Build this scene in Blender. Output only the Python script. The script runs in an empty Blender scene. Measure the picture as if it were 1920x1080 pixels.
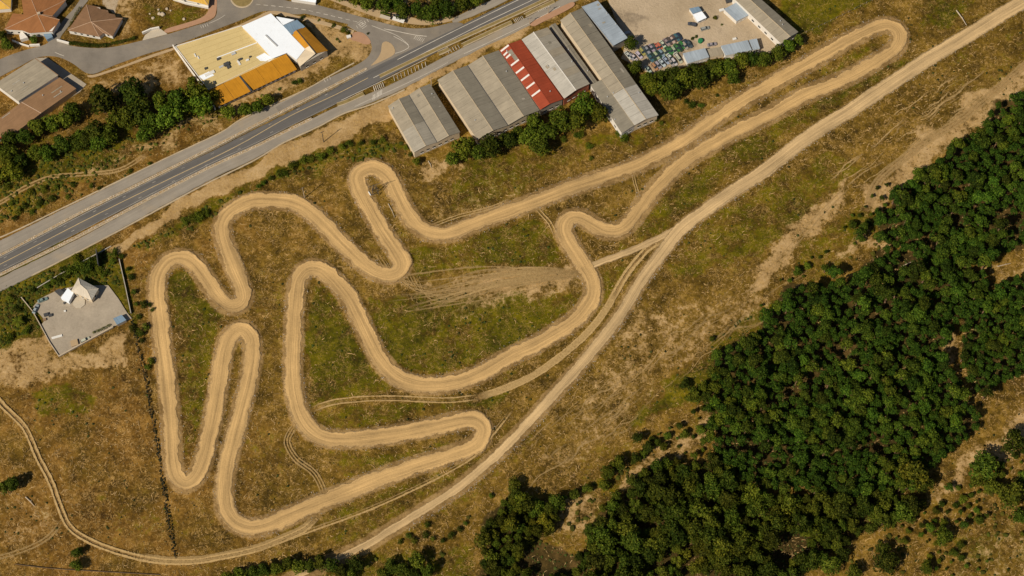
import bpy, bmesh, math, random
import numpy as np
from mathutils import Vector, Matrix
from mathutils.geometry import tessellate_polygon

random.seed(7); RNG = np.random.default_rng(7)
SC = bpy.context.scene
COL = SC.collection

# ------------------------------------------------------------------ camera, sky, sun, exposure
TILT = math.radians(22.0)
VFOV = math.radians(16.0)
TH = math.tan(VFOV / 2) * 16 / 9
DIST = 135.0 / math.tan(VFOV / 2)
CAM = Vector((0, -DIST * math.sin(TILT), DIST * math.cos(TILT)))
cd = bpy.data.cameras.new('camera'); cam = bpy.data.objects.new('camera', cd); COL.objects.link(cam)
cd.sensor_width = 36; cd.sensor_fit = 'HORIZONTAL'; cd.lens = 18 / TH
cd.clip_start = 5; cd.clip_end = 20000
cam.location = CAM; cam.rotation_euler = (TILT, 0, 0)
SC.camera = cam

SUN_EL = math.radians(47); SHX, SHY = math.cos(math.radians(42)), math.sin(math.radians(42))
world = bpy.data.worlds.new('World'); SC.world = world; world.use_nodes = True
wn = world.node_tree.nodes; wl = world.node_tree.links
sky = wn.new('ShaderNodeTexSky'); sky.sky_type = 'NISHITA'; sky.sun_disc = False
sky.sun_elevation = SUN_EL; sky.sun_rotation = math.atan2(-SHX, -SHY)
wl.new(sky.outputs[0], wn['Background'].inputs[0]); wn['Background'].inputs[1].default_value = 0.05
sd = bpy.data.lights.new('sun', 'SUN'); sun = bpy.data.objects.new('sun', sd); COL.objects.link(sun)
sd.energy = 4.6; sd.angle = math.radians(0.5); sd.color = (1.0, 0.90, 0.75)
sun.rotation_euler = Vector((SHX * math.cos(SUN_EL), SHY * math.cos(SUN_EL), -math.sin(SUN_EL))).to_track_quat('-Z', 'Y').to_euler()
sun.location = (-150, -150, 300)
SC.cycles.transparent_max_bounces = 64
SC.view_settings.view_transform = 'Standard'; SC.view_settings.look = 'None'
SC.view_settings.exposure = 0.08; SC.view_settings.gamma = 1.0; SC.view_settings.use_curve_mapping = False

CT, ST = math.cos(TILT), math.sin(TILT)
def at(px, py, z=0.0):
    """map position of a survey pixel (1920 x 1080 aerial sheet) at height z"""
    x = (px - 960) / 960 * TH; y = (540 - py) / 960 * TH
    d = Vector((x, y * CT + ST, y * ST - CT))
    return CAM + d * ((z - CAM.z) / d.z)
def to_px(X, Y):
    vx = X; vy = Y - CAM.y; vz = -CAM.z
    cy = vy * CT + vz * ST; cz = -vy * ST + vz * CT
    return 960 + vx / (-cz) / TH * 960, 540 - cy / (-cz) / TH * 960
PX = 0.25

# ------------------------------------------------------------------ numpy noise
def vnoise(x, y, scale, seed):
    r = np.random.default_rng(seed).random((256, 256))
    u = x / scale; v = y / scale
    i = np.floor(u).astype(int); j = np.floor(v).astype(int)
    fu = u - i; fv = v - j
    fu = fu * fu * (3 - 2 * fu); fv = fv * fv * (3 - 2 * fv)
    i0 = i % 256; i1 = (i + 1) % 256; j0 = j % 256; j1 = (j + 1) % 256
    return (r[i0, j0] * (1 - fu) + r[i1, j0] * fu) * (1 - fv) + (r[i0, j1] * (1 - fu) + r[i1, j1] * fu) * fv
def fbm(x, y, scale, seed, octs=4):
    s = 0; a = 1; t = 0
    for k in range(octs):
        s = s + a * vnoise(x + 17.3 * k, y - 9.1 * k, scale / 2 ** k, seed + k); t += a; a *= .55
    return s / t
def sstep(a, b, x):
    t = np.clip((x - a) / (b - a), 0, 1); return t * t * (3 - 2 * t)

# ------------------------------------------------------------------ materials
MATS = {}
class NT:
    def __init__(s, name):
        s.m = bpy.data.materials.new(name); s.m.use_nodes = True
        s.t = s.m.node_tree; s.n = s.t.nodes; s.l = s.t.links
        s.b = s.n['Principled BSDF']; s.b.inputs['Roughness'].default_value = .9
        s.b.inputs['Specular IOR Level'].default_value = .15
        MATS[name] = s.m
    def node(s, typ, **kw):
        n = s.n.new(typ)
        for k, v in kw.items(): setattr(n, k, v)
        return n
    def link(s, a, b): s.l.new(a, b)
    def val(s, sock, v):
        if isinstance(v, bpy.types.NodeSocket): s.link(v, sock)
        else: sock.default_value = v
    def math(s, op, a, b=0.0, c=None, clamp=False):
        n = s.node('ShaderNodeMath', operation=op, use_clamp=clamp)
        s.val(n.inputs[0], a); s.val(n.inputs[1], b)
        if c is not None: s.val(n.inputs[2], c)
        return n.outputs[0]
    def pos(s, kind='Position'):
        if kind == 'Position': return s.node('ShaderNodeNewGeometry').outputs['Position']
        return s.node('ShaderNodeTexCoord').outputs[kind]
    def mapping(s, vec, scale=(1, 1, 1), rot=(0, 0, 0), loc=(0, 0, 0)):
        n = s.node('ShaderNodeMapping'); s.link(vec, n.inputs[0])
        n.inputs['Scale'].default_value = scale; n.inputs['Rotation'].default_value = rot; n.inputs['Location'].default_value = loc
        return n.outputs[0]
    def noise(s, vec, scale, detail=4, rough=.6, dist=0.0):
        n = s.node('ShaderNodeTexNoise'); s.link(vec, n.inputs['Vector'])
        n.inputs['Scale'].default_value = scale; n.inputs['Detail'].default_value = detail
        n.inputs['Roughness'].default_value = rough; n.inputs['Distortion'].default_value = dist
        return n.outputs[0]
    def ramp(s, fac, stops):
        n = s.node('ShaderNodeValToRGB'); s.link(fac, n.inputs[0])
        e = n.color_ramp.elements
        while len(e) < len(stops): e.new(.5)
        for el, (p, c) in zip(e, stops):
            el.position = p; el.color = (*c, 1) if len(c) == 3 else c
        return n.outputs[0]
    def framp(s, fac, a, b):
        n = s.node('ShaderNodeMapRange', interpolation_type='SMOOTHSTEP'); s.val(n.inputs[0], fac)
        n.inputs[1].default_value = a; n.inputs[2].default_value = b
        return n.outputs[0]
    def mix(s, f, a, b, mode='MIX'):
        n = s.node('ShaderNodeMix', data_type='RGBA', blend_type=mode)
        s.val(n.inputs[0], f)
        for sock, v in ((n.inputs[6], a), (n.inputs[7], b)):
            if isinstance(v, tuple): sock.default_value = (*v, 1)
            else: s.link(v, sock)
        return n.outputs[2]
    def color(s, c):
        if isinstance(c, tuple): s.b.inputs['Base Color'].default_value = (*c, 1)
        else: s.link(c, s.b.inputs['Base Color'])
    def bump(s, h, strength=.5, dist=.1):
        n = s.node('ShaderNodeBump'); n.inputs['Strength'].default_value = strength; n.inputs['Distance'].default_value = dist
        s.link(h, n.inputs['Height']); s.link(n.outputs[0], s.b.inputs['Normal'])

def worn(name, c, var=.25, scale=.35, dirt=None, rough=.85, spec=.2, objvar=0.0, bump=0.0):
    """plain coloured surface with blotches, grain and weathering"""
    t = NT(name); p = t.pos('Object')
    n1 = t.noise(p, scale, 5, .65); n2 = t.noise(p, scale * 9, 3, .6)
    lo = tuple(x * (1 - var) for x in c); hi = tuple(min(1, x * (1 + var)) for x in c)
    col = t.ramp(n1, [(.3, lo), (.7, hi)])
    col = t.mix(.35, col, t.ramp(n2, [(.3, lo), (.7, hi)]))
    if dirt:
        col = t.mix(t.framp(t.noise(p, scale * 2.3, 6, .7), .55, .78), col, dirt)
    if objvar:
        r = t.node('ShaderNodeObjectInfo').outputs['Random']
        f = t.math('MULTIPLY_ADD', r, 2 * objvar, 1 - objvar)
        hsv = t.node('ShaderNodeHueSaturation'); t.link(f, hsv.inputs['Value']); t.link(col, hsv.inputs['Color']); col = hsv.outputs[0]
    t.color(col); t.b.inputs['Roughness'].default_value = rough; t.b.inputs['Specular IOR Level'].default_value = spec
    if bump: t.bump(n2, bump, .05)
    return t.m

def roofmat(name, c, var=.12, pitch=1.1, dirt=(.12, .09, .06), rough=.7, objvar=.05, depth=.14, tile=False):
    """sheet or tile roofing: ribs run down the slope (uv u = down slope, v = along ridge)"""
    t = NT(name); uv = t.pos('UV'); p = t.pos('Object')
    n1 = t.noise(p, .22, 5, .65); n2 = t.noise(t.mapping(uv, (.12, 1.6, 1)), 1.0, 4, .6)
    lo = tuple(x * (1 - var) for x in c); hi = tuple(min(1, x * (1 + var)) for x in c)
    col = t.ramp(t.math('ADD', t.math('MULTIPLY', n1, .5), t.math('MULTIPLY', n2, .5)), [(.40, lo), (.60, hi)])
    col = t.mix(t.math('MULTIPLY', t.framp(t.noise(p, .8, 6, .75), .6, .8), .45), col, dirt)
    r = t.node('ShaderNodeObjectInfo').outputs['Random']
    hsv = t.node('ShaderNodeHueSaturation'); t.link(t.math('MULTIPLY_ADD', r, 2 * objvar, 1 - objvar), hsv.inputs['Value']); t.link(col, hsv.inputs['Color'])
    t.color(hsv.outputs[0]); t.b.inputs['Roughness'].default_value = rough
    sep = t.node('ShaderNodeSeparateXYZ'); t.link(uv, sep.inputs[0])
    w = t.math('SINE', t.math('MULTIPLY', sep.outputs[1], 2 * math.pi / pitch))
    if tile:
        w2 = t.math('FRACT', t.math('MULTIPLY', sep.outputs[0], 1 / .42))
        w = t.math('ADD', w, t.math('MULTIPLY', w2, .8))
    t.bump(w, depth, .06)
    return t.m

roofmat('roof_fibre', (.28, .238, .172), objvar=.07); roofmat('roof_fibre_new', (.30, .268, .21), objvar=.05)
roofmat('roof_dark_and_shade', (.205, .182, .138)); roofmat('roof_red', (.27, .050, .021), dirt=(.16, .05, .03))  # dark grey for dark roofs, and for shade painted on east slopes of halls
roofmat('roof_grey', (.36, .335, .285)); roofmat('roof_blue', (.29, .335, .375), dirt=(.2, .22, .24), objvar=.05)
roofmat('roof_slate', (.16, .23, .30), dirt=(.1, .13, .16))
roofmat('roof_orange', (.42, .185, .012), dirt=(.28, .12, .015), objvar=.03)
roofmat('roof_ochre_shaded', (.30, .135, .013), dirt=(.2, .09, .015), objvar=.03)  # darker copy of the orange roofing, shade put into the colour
roofmat('roof_tile', (.275, .118, .044), pitch=.45, dirt=(.2, .09, .04), depth=.6, tile=True, rough=.9)
roofmat('roof_tile_brown', (.205, .115, .060), pitch=.45, dirt=(.17, .1, .06), depth=.6, tile=True, rough=.9)
roofmat('roof_brown', (.235, .135, .068), pitch=.6, dirt=(.16, .1, .06), depth=.6)
roofmat('roof_gold', (.55, .33, .06), pitch=.45, dirt=(.3, .17, .05), depth=.5, tile=True)
roofmat('roof_cream', (.54, .47, .37), pitch=.5, dirt=(.4, .33, .25), depth=.4)
worn('membrane_yellow', (.53, .405, .18), .10, .12, (.42, .31, .13))
worn('membrane_white', (.76, .80, .84), .04, .2, (.64, .65, .65))
worn('membrane_seam', (.42, .31, .13), .2, .3)
worn('plaster_white', (.66, .62, .55), .06, .3, (.55, .47, .36))
worn('plaster_cream', (.60, .49, .34), .1, .3, (.36, .27, .17))
worn('concrete_wall', (.36, .32, .26), .15, .3, (.2, .16, .11))
worn('brick_red', (.40, .13, .07), .2, .5, (.28, .12, .08))
worn('mortar', (.44, .30, .20), .15, 1.2)
worn('glass', (.03, .04, .045), .2, .5, rough=.15, spec=.5)
worn('dark_metal', (.06, .06, .06), .2, .6, rough=.5)
worn('steel', (.40, .40, .39), .1, .6, rough=.45)
worn('wood', (.22, .14, .08), .25, 1.0)
worn('stone_pale', (.42, .34, .24), .15, .8)
worn('kerb_stone', (.42, .335, .22), .2, .6, (.24, .18, .10))
worn('paint_white', (.50, .455, .38), .2, .9, (.22, .19, .15), objvar=.2)
worn('paint_yellow', (.44, .325, .17), .2, .9, (.16, .13, .09))
worn('rubber', (.02, .02, .02), .2, 2)
worn('bark', (.13, .085, .05), .3, 1.2)
worn('bark_pine', (.20, .12, .07), .3, 1.2)
worn('concrete_yard', (.32, .268, .20), .22, .12, (.22, .175, .12))
worn('concrete_pale', (.44, .38, .29), .10, .3, (.38, .3, .2))
worn('paving_red', (.36, .205, .12), .12, .4, (.36, .24, .16))
worn('paving_sand', (.38, .27, .15), .12, .3, (.33, .24, .14))
worn('white_plastic', (.62, .60, .55), .1, 1, (.42, .38, .32))

def asphalt(name, c, patch, streak):
    t = NT(name); uv = t.pos('UV'); p = t.pos()
    s = t.noise(t.mapping(uv, (.012, .75, 1)), 1.0, 5, .65)
    n = t.noise(p, .09, 5, .65); g = t.noise(p, 2.0, 4, .7)
    lo = tuple(x * .72 for x in c); hi = tuple(x * 1.35 for x in c)
    col = t.mix(streak, t.ramp(n, [(.3, lo), (.7, hi)]), t.ramp(s, [(.33, lo), (.67, hi)]))
    col = t.mix(.25, col, t.ramp(g, [(.3, lo), (.7, hi)]))
    col = t.mix(t.math('MULTIPLY', t.framp(t.noise(p, .05, 6, .7), .5, .72), .6), col, patch)
    t.color(col); t.b.inputs['Roughness'].default_value = .88
    t.bump(g, .25, .03)
asphalt('asphalt_dark', (.108, .101, .093), (.15, .134, .112), .75)
asphalt('asphalt_mid', (.19, .165, .134), (.26, .215, .155), .12)
asphalt('asphalt_light', (.245, .212, .168), (.32, .25, .165), .5)

def dirt(name, c, halo, edge):
    """packed earth: streaks along the direction of travel (uv u = along, v = across in metres, -1..1 in second layer)"""
    t = NT(name); uv = t.pos('UV'); p = t.pos()
    s1 = t.noise(t.mapping(uv, (.022, .85, 1)), 1.0, 6, .68)
    s2 = t.noise(t.mapping(uv, (.06, 2.6, 1), loc=(3, 7, 0)), 1.0, 4, .6)
    n = t.noise(p, .07, 5, .6); g = t.noise(p, 1.3, 5, .7)
    dk = tuple(x * .60 for x in c); lt = tuple(min(.9, x * 1.28) for x in c)
    s3 = t.noise(t.mapping(uv, (.009, .5, 1), loc=(11, 3, 0)), 1.0, 3, .55)
    dev = lambda q, k: t.math('MULTIPLY', t.math('SUBTRACT', q, .5), k)
    v = t.math('ADD', t.math('ADD', dev(s1, 1.25), dev(s2, .95)), t.math('ADD', dev(n, .8), t.math('ADD', dev(g, .55), dev(s3, 1.3))))
    v = t.math('ADD', v, .5)
    col = t.ramp(v, [(.12, dk), (.38, tuple(x * .84 for x in c)), (.58, c), (.88, lt)])
    a = t.node('ShaderNodeAttribute', attribute_name='edge').outputs['Fac']
    em = t.math('ADD', a, t.math('MULTIPLY', t.math('SUBTRACT', t.noise(p, .55, 6, .75), .5), 1.3))
    col = t.mix(t.framp(em, .72, 1.05), col, t.ramp(g, [(.35, edge), (.65, halo)]))
    e2 = t.math('ADD', a, t.math('MULTIPLY', t.math('SUBTRACT', t.noise(p, .8, 6, .8), .5), .75))
    t.link(t.math('SUBTRACT', 1.0, t.framp(e2, .86, 1.04)), t.b.inputs['Alpha'])
    t.color(col); t.bump(t.math('ADD', t.math('MULTIPLY', s1, 1.6), t.math('ADD', s2, g)), .6, .2)
    return t.m
dirt('track_dirt', (.475, .305, .125), (.44, .30, .145), (.20, .125, .05))
dirt('road_dirt', (.48, .33, .16), (.36, .25, .12), (.19, .13, .06))

def rutmat():
    t = NT('rut_dirt'); uv = t.pos('UV'); p = t.pos()
    g = t.noise(p, .9, 6, .75); s = t.noise(t.mapping(uv, (.05, 1.4, 1)), 1.0, 5, .65)
    t.color(t.ramp(g, [(.3, (.31, .20, .078)), (.55, (.44, .295, .122)), (.75, (.52, .36, .165))]))
    a = t.node('ShaderNodeAttribute', attribute_name='edge').outputs['Fac']
    v = t.math('ADD', t.math('MULTIPLY', g, .8), t.math('MULTIPLY', s, .8))
    v = t.math('SUBTRACT', v, t.math('MULTIPLY', t.math('POWER', a, 2.0), .42))
    al = t.framp(v, .48, .72)
    op = t.node('ShaderNodeAttribute', attribute_name='opac').outputs['Fac']
    t.link(t.math('MULTIPLY', al, op), t.b.inputs['Alpha'])
rutmat()

def leafmat(name, dark, mid, light, hue=.0):
    t = NT(name)
    r = t.node('ShaderNodeNewGeometry').outputs['Random Per Island']
    o = t.node('ShaderNodeObjectInfo').outputs['Random']
    col = t.ramp(r, [(0, dark), (.5, mid), (1, light)])
    hsv = t.node('ShaderNodeHueSaturation'); t.link(col, hsv.inputs['Color'])
    wn_ = t.node('ShaderNodeTexWhiteNoise', noise_dimensions='1D'); t.link(o, wn_.inputs['W'])
    t.link(t.math('MULTIPLY_ADD', o, .055, .468 + hue), hsv.inputs['Hue'])
    t.link(t.math('MULTIPLY_ADD', wn_.outputs['Value'], 1.0, .45), hsv.inputs['Value'])
    st = t.noise(t.pos(), .03, 3, .6)
    col = t.mix(t.math('MULTIPLY', t.framp(st, .50, .68), .5), hsv.outputs[0], t.mix(1.0, hsv.outputs[0], (1.75, 1.25, .8), 'MULTIPLY'))
    t.color(col); t.b.inputs['Roughness'].default_value = .75; t.b.inputs['Specular IOR Level'].default_value = .08
leafmat('leaf_pine', (.014, .028, .003), (.034, .062, .004), (.076, .108, .008))
leafmat('leaf_oak', (.020, .032, .003), (.044, .064, .004), (.098, .112, .010))
leafmat('leaf_bright', (.026, .044, .003), (.052, .080, .005), (.105, .126, .010))
leafmat('leaf_olive', (.05, .06, .012), (.09, .095, .018), (.14, .13, .03))

def attrmat(name, bright=1.0):
    t = NT(name); a = t.node('ShaderNodeAttribute', attribute_name='tint')
    t.color(a.outputs['Color'])
attrmat('tinted')

def paintmat():
    t = NT('car_paint'); o = t.node('ShaderNodeObjectInfo')
    n = t.noise(t.pos('Object'), 1.2, 4, .6)
    t.color(t.mix(t.math('MULTIPLY', t.framp(n, .5, .8), .35), o.outputs['Color'], (.25, .19, .12)))
    t.b.inputs['Roughness'].default_value = .45; t.b.inputs['Specular IOR Level'].default_value = .4
paintmat()

def groundmat():
    t = NT('ground'); p = t.pos()
    z1 = t.node('ShaderNodeAttribute', attribute_name='zone_a'); z2 = t.node('ShaderNodeAttribute', attribute_name='zone_b')
    sa = t.node('ShaderNodeSeparateColor'); t.link(z1.outputs['Color'], sa.inputs[0])
    sb = t.node('ShaderNodeSeparateColor'); t.link(z2.outputs['Color'], sb.inputs[0])
    green, bare, litter_shade = sa.outputs; halo, gravel, reddish = sb.outputs
    big = t.noise(p, .035, 6, .65); med = t.noise(p, .16, 7, .72); fine = t.noise(p, .85, 6, .75); fine2 = t.noise(t.mapping(p, (1, 1, 1), loc=(31, 7, 3)), .6, 7, .8)
    tex = t.math('ADD', t.math('MULTIPLY', med, .58), t.math('MULTIPLY', fine, .42))
    tex = t.math('MULTIPLY_ADD', t.math('SUBTRACT', tex, .5), 1.75, .455)
    tex = t.math('ADD', tex, t.math('MULTIPLY', t.math('SUBTRACT', big, .5), .75))
    scrub = t.ramp(tex, [(.22, (.032, .021, .004)), (.42, (.100, .064, .013)), (.58, (.185, .118, .027)), (.78, (.36, .235, .072))])
    redd = t.ramp(tex, [(.22, (.036, .020, .005)), (.47, (.135, .076, .019)), (.78, (.34, .20, .062))])
    scrub = t.mix(t.framp(t.math('ADD', reddish, t.math('MULTIPLY', t.math('SUBTRACT', big, .5), 1.2)), .3, .7), scrub, redd)
    grass = t.ramp(tex, [(.20, (.016, .018, .002)), (.42, (.060, .056, .003)), (.58, (.108, .094, .005)), (.80, (.20, .155, .022))])
    gm = t.math('ADD', green, t.math('ADD', t.math('MULTIPLY', t.math('SUBTRACT', med, .5), 2.6), t.math('MULTIPLY', t.math('SUBTRACT', fine2, .5), 1.1)))
    col = t.mix(t.framp(gm, .28, .85), scrub, grass)
    sand = t.ramp(tex, [(.16, (.19, .122, .047)), (.40, (.35, .238, .11)), (.70, (.50, .36, .19))])
    bm = t.math('ADD', bare, t.math('ADD', t.math('MULTIPLY', t.math('SUBTRACT', fine2, .5), 2.2), t.math('MULTIPLY', t.math('SUBTRACT', med, .5), 2.0)))
    col = t.mix(t.framp(bm, .36, .85), col, sand)
    # pale dead stalks: contour threads of a warped noise
    for (sc, w, st, lo) in ((.30, .017, .85, (0, 0, 0)), (.48, .024, .75, (40, 11, 0)), (.20, .011, .8, (77, 3, 0))):
        nn = t.noise(t.mapping(p, loc=lo), sc, 3, .55, .8)
        th = t.framp(t.math('ABSOLUTE', t.math('SUBTRACT', nn, .5)), w, w * .25)
        brk = t.framp(t.noise(t.mapping(p, loc=(lo[1], lo[0], 5)), .16, 4, .7), .44, .58)
        f = t.math('MULTIPLY', t.math('MULTIPLY', th, brk), st)
        f = t.math('MULTIPLY', f, t.math('SUBTRACT', 1.0, t.math('MULTIPLY', green, .55)))
        col = t.mix(f, col, (.43, .285, .115))
    col = t.mix(t.framp(t.math('ADD', litter_shade, t.math('MULTIPLY', t.math('SUBTRACT', fine2, .5), .9)), .35, .7), col, t.ramp(tex, [(.2, (.018, .014, .004)), (.46, (.058, .040, .012)), (.75, (.15, .095, .036))]))  # woodland litter, its colour darkened to stand for shadow between the crowns
    hm = t.math('ADD', halo, t.math('ADD', t.math('MULTIPLY', t.math('SUBTRACT', fine2, .5), 1.5), t.math('MULTIPLY', t.math('SUBTRACT', med, .5), .8)))
    col = t.mix(t.math('MULTIPLY', t.framp(hm, .45, .8), .85), col, t.ramp(tex, [(.35, (.20, .13, .055)), (.6, (.36, .245, .115))]))
    gv = t.math('ADD', gravel, t.math('MULTIPLY', t.math('SUBTRACT', fine2, .5), .7))
    yard = t.ramp(t.math('ADD', t.math('MULTIPLY', big, .75), t.math('MULTIPLY', fine, .25)), [(.36, (.33, .26, .17)), (.5, (.41, .33, .225)), (.64, (.48, .39, .275))])
    yard = t.mix(t.math('MULTIPLY', t.framp(t.math('ADD', z1.outputs['Alpha'], t.math('MULTIPLY', t.math('SUBTRACT', med, .5), 2.2)), .35, .95), .6), yard, (.15, .12, .085))
    col = t.mix(t.framp(gv, .35, .65), col, yard)
    hs = t.node('ShaderNodeHueSaturation'); hs.inputs['Saturation'].default_value = 1.09; hs.inputs['Hue'].default_value = .496; hs.inputs['Value'].default_value = .96; t.link(col, hs.inputs['Color']); col = hs.outputs[0]
    t.color(col)
    t.bump(t.math('ADD', fine, t.math('MULTIPLY', fine2, .8)), .7, .5)
groundmat()

# ------------------------------------------------------------------ object helpers
ORG = {}
def mk(name, V, F, mat, parent=None, uv=None, smooth=False, attrs=None):
    """one mesh object; V in world coordinates, shifted to its parent's base point"""
    V = np.asarray(V, dtype=float).reshape(-1, 3)
    o0 = ORG.get(parent.name, (0, 0, 0)) if parent else (0, 0, 0)
    me = bpy.data.meshes.new(name); me.from_pydata((V - np.asarray(o0)).tolist(), [], [tuple(f) for f in F])
    if uv is not None:
        lay = me.uv_layers.new(name='UVMap'); idx = np.empty(len(me.loops), dtype=int); me.loops.foreach_get('vertex_index', idx)
        lay.data.foreach_set('uv', np.asarray(uv, dtype=float)[idx].ravel())
    for k, v in (attrs or {}).items():
        me.attributes.new(k, 'FLOAT', 'POINT').data.foreach_set('value', np.asarray(v, dtype=float))
    me.materials.append(MATS[mat])
    if smooth: me.polygons.foreach_set('use_smooth', [True] * len(me.polygons))
    me.update()
    o = bpy.data.objects.new(name, me); COL.objects.link(o)
    if parent: o.parent = parent
    ORG[o.name] = tuple(o0)
    return o
def empty(name, loc, label=None, cat=None, group=None):
    o = bpy.data.objects.new(name, None); COL.objects.link(o); o.location = loc; o.empty_display_size = .5
    ORG[o.name] = tuple(loc)
    if label: tag(o, label, cat, group)
    return o
def tag(o, label, cat, group=None):
    o['label'] = label; o['category'] = cat
    if group: o['group'] = group
    return o
def struct(o): o['kind'] = 'structure'; return o
def stuff(o): o['kind'] = 'stuff'; return o
def tess(pts):
    return [tuple(t) for t in tessellate_polygon([[Vector((p[0], p[1], 0)) for p in pts]])]
def slab(name, P, thick, mat, parent=None, uvdir=None):
    """polygon P (3-d points) with thickness downwards"""
    P = [Vector(p) for p in P]; n = len(P)
    if sum(P[i].x * P[(i + 1) % n].y - P[(i + 1) % n].x * P[i].y for i in range(n)) < 0: P.reverse()
    V = P + [p - Vector((0, 0, thick)) for p in P]
    tr = tess(P); F = []
    for t in tr:
        a, b, c = (P[i] for i in t)
        if (b - a).cross(c - a).z < 0: t = t[::-1]
        F.append(t); F.append(tuple(i + n for i in t[::-1]))
    for i in range(n):
        j = (i + 1) % n; F.append((i, i + n, j + n, j))
    d = Vector((uvdir[0], uvdir[1], 0)).normalized() if uvdir is not None else Vector((1, 0, 0))
    e = Vector((-d.y, d.x, 0))
    uv = [(v.dot(d), v.dot(e)) for v in V]
    return mk(name, V, F, mat, parent, uv)
def prism(name, pxs, z0, z1, mat, parent=None):
    return slab(name, [at(x, y, z1) for x, y in pxs], z1 - z0, mat, parent)
def box(name, c, ax, hx, hy, z0, z1, mat, parent=None):
    """oriented box: centre c (xy), unit axis ax, half sizes hx (along ax), hy"""
    d = Vector((ax[0], ax[1], 0)).normalized(); e = Vector((-d.y, d.x, 0)); c = Vector((c[0], c[1], 0))
    P = [c + d * sx * hx + e * sy * hy + Vector((0, 0, z1)) for sx, sy in ((-1, -1), (1, -1), (1, 1), (-1, 1))]
    return slab(name, P, z1 - z0, mat, parent, uvdir=d)
def tube(P0, P1, r0, r1, n=6):
    P0 = Vector(P0); P1 = Vector(P1); d = (P1 - P0).normalized()
    u = d.orthogonal().normalized(); w = d.cross(u)
    V = [P0 + (u * math.cos(2 * math.pi * i / n) + w * math.sin(2 * math.pi * i / n)) * r0 for i in range(n)]
    V += [P1 + (u * math.cos(2 * math.pi * i / n) + w * math.sin(2 * math.pi * i / n)) * r1 for i in range(n)]
    F = [(i, (i + 1) % n, n + (i + 1) % n, n + i) for i in range(n)] + [tuple(range(n))[::-1], tuple(range(n, 2 * n))]
    return V, F
def join(parts):
    V = []; F = []
    for v, f in parts:
        k = len(V); V += list(v); F += [tuple(i + k for i in q) for q in f]
    return V, F
def catmull(pts, closed=False, step=1.0, widths=None):
    """resample a px polyline into a smooth world path"""
    P = [at(x, y).to_2d() for x, y in pts]; n = len(P)
    W = widths if widths is not None else [1.0] * n
    out = []; ow = []
    for i in range(n if closed else n - 1):
        if closed: a, b, c, d = (P[(i + k) % n] for k in (-1, 0, 1, 2)); w0, w1 = W[i], W[(i + 1) % n]
        else: a, b, c, d = P[max(i - 1, 0)], P[i], P[i + 1], P[min(i + 2, n - 1)]; w0, w1 = W[i], W[i + 1]
        m = max(2, int((c - b).length / step))
        for k in range(m):
            t = k / m
            out.append(.5 * ((2 * b) + (c - a) * t + (2 * a - 5 * b + 4 * c - d) * t * t + (3 * b - a - 3 * c + d) * t ** 3)); ow.append(w0 + (w1 - w0) * t)
    if not closed: out.append(P[-1]); ow.append(W[-1])
    A = np.array([(p.x, p.y) for p in out]); w = np.array(ow)
    k = int(5 / step)
    if k > 1 and len(A) > 3 * k:      # round off the joints
        ker = np.hanning(k + 2)[1:-1]; ker /= ker.sum()
        if closed:
            B = np.stack([np.convolve(np.concatenate([A[-k:, c], A[:, c], A[:k, c]]), ker, 'same')[k:-k] for c in (0, 1)], 1)
        else:
            B = np.stack([np.convolve(np.concatenate([2 * A[0, c] - A[k:0:-1, c], A[:, c], 2 * A[-1, c] - A[-2:-k - 2:-1, c]]), ker, 'same')[k:-k] for c in (0, 1)], 1)
        A = B
    return A, w
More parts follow.
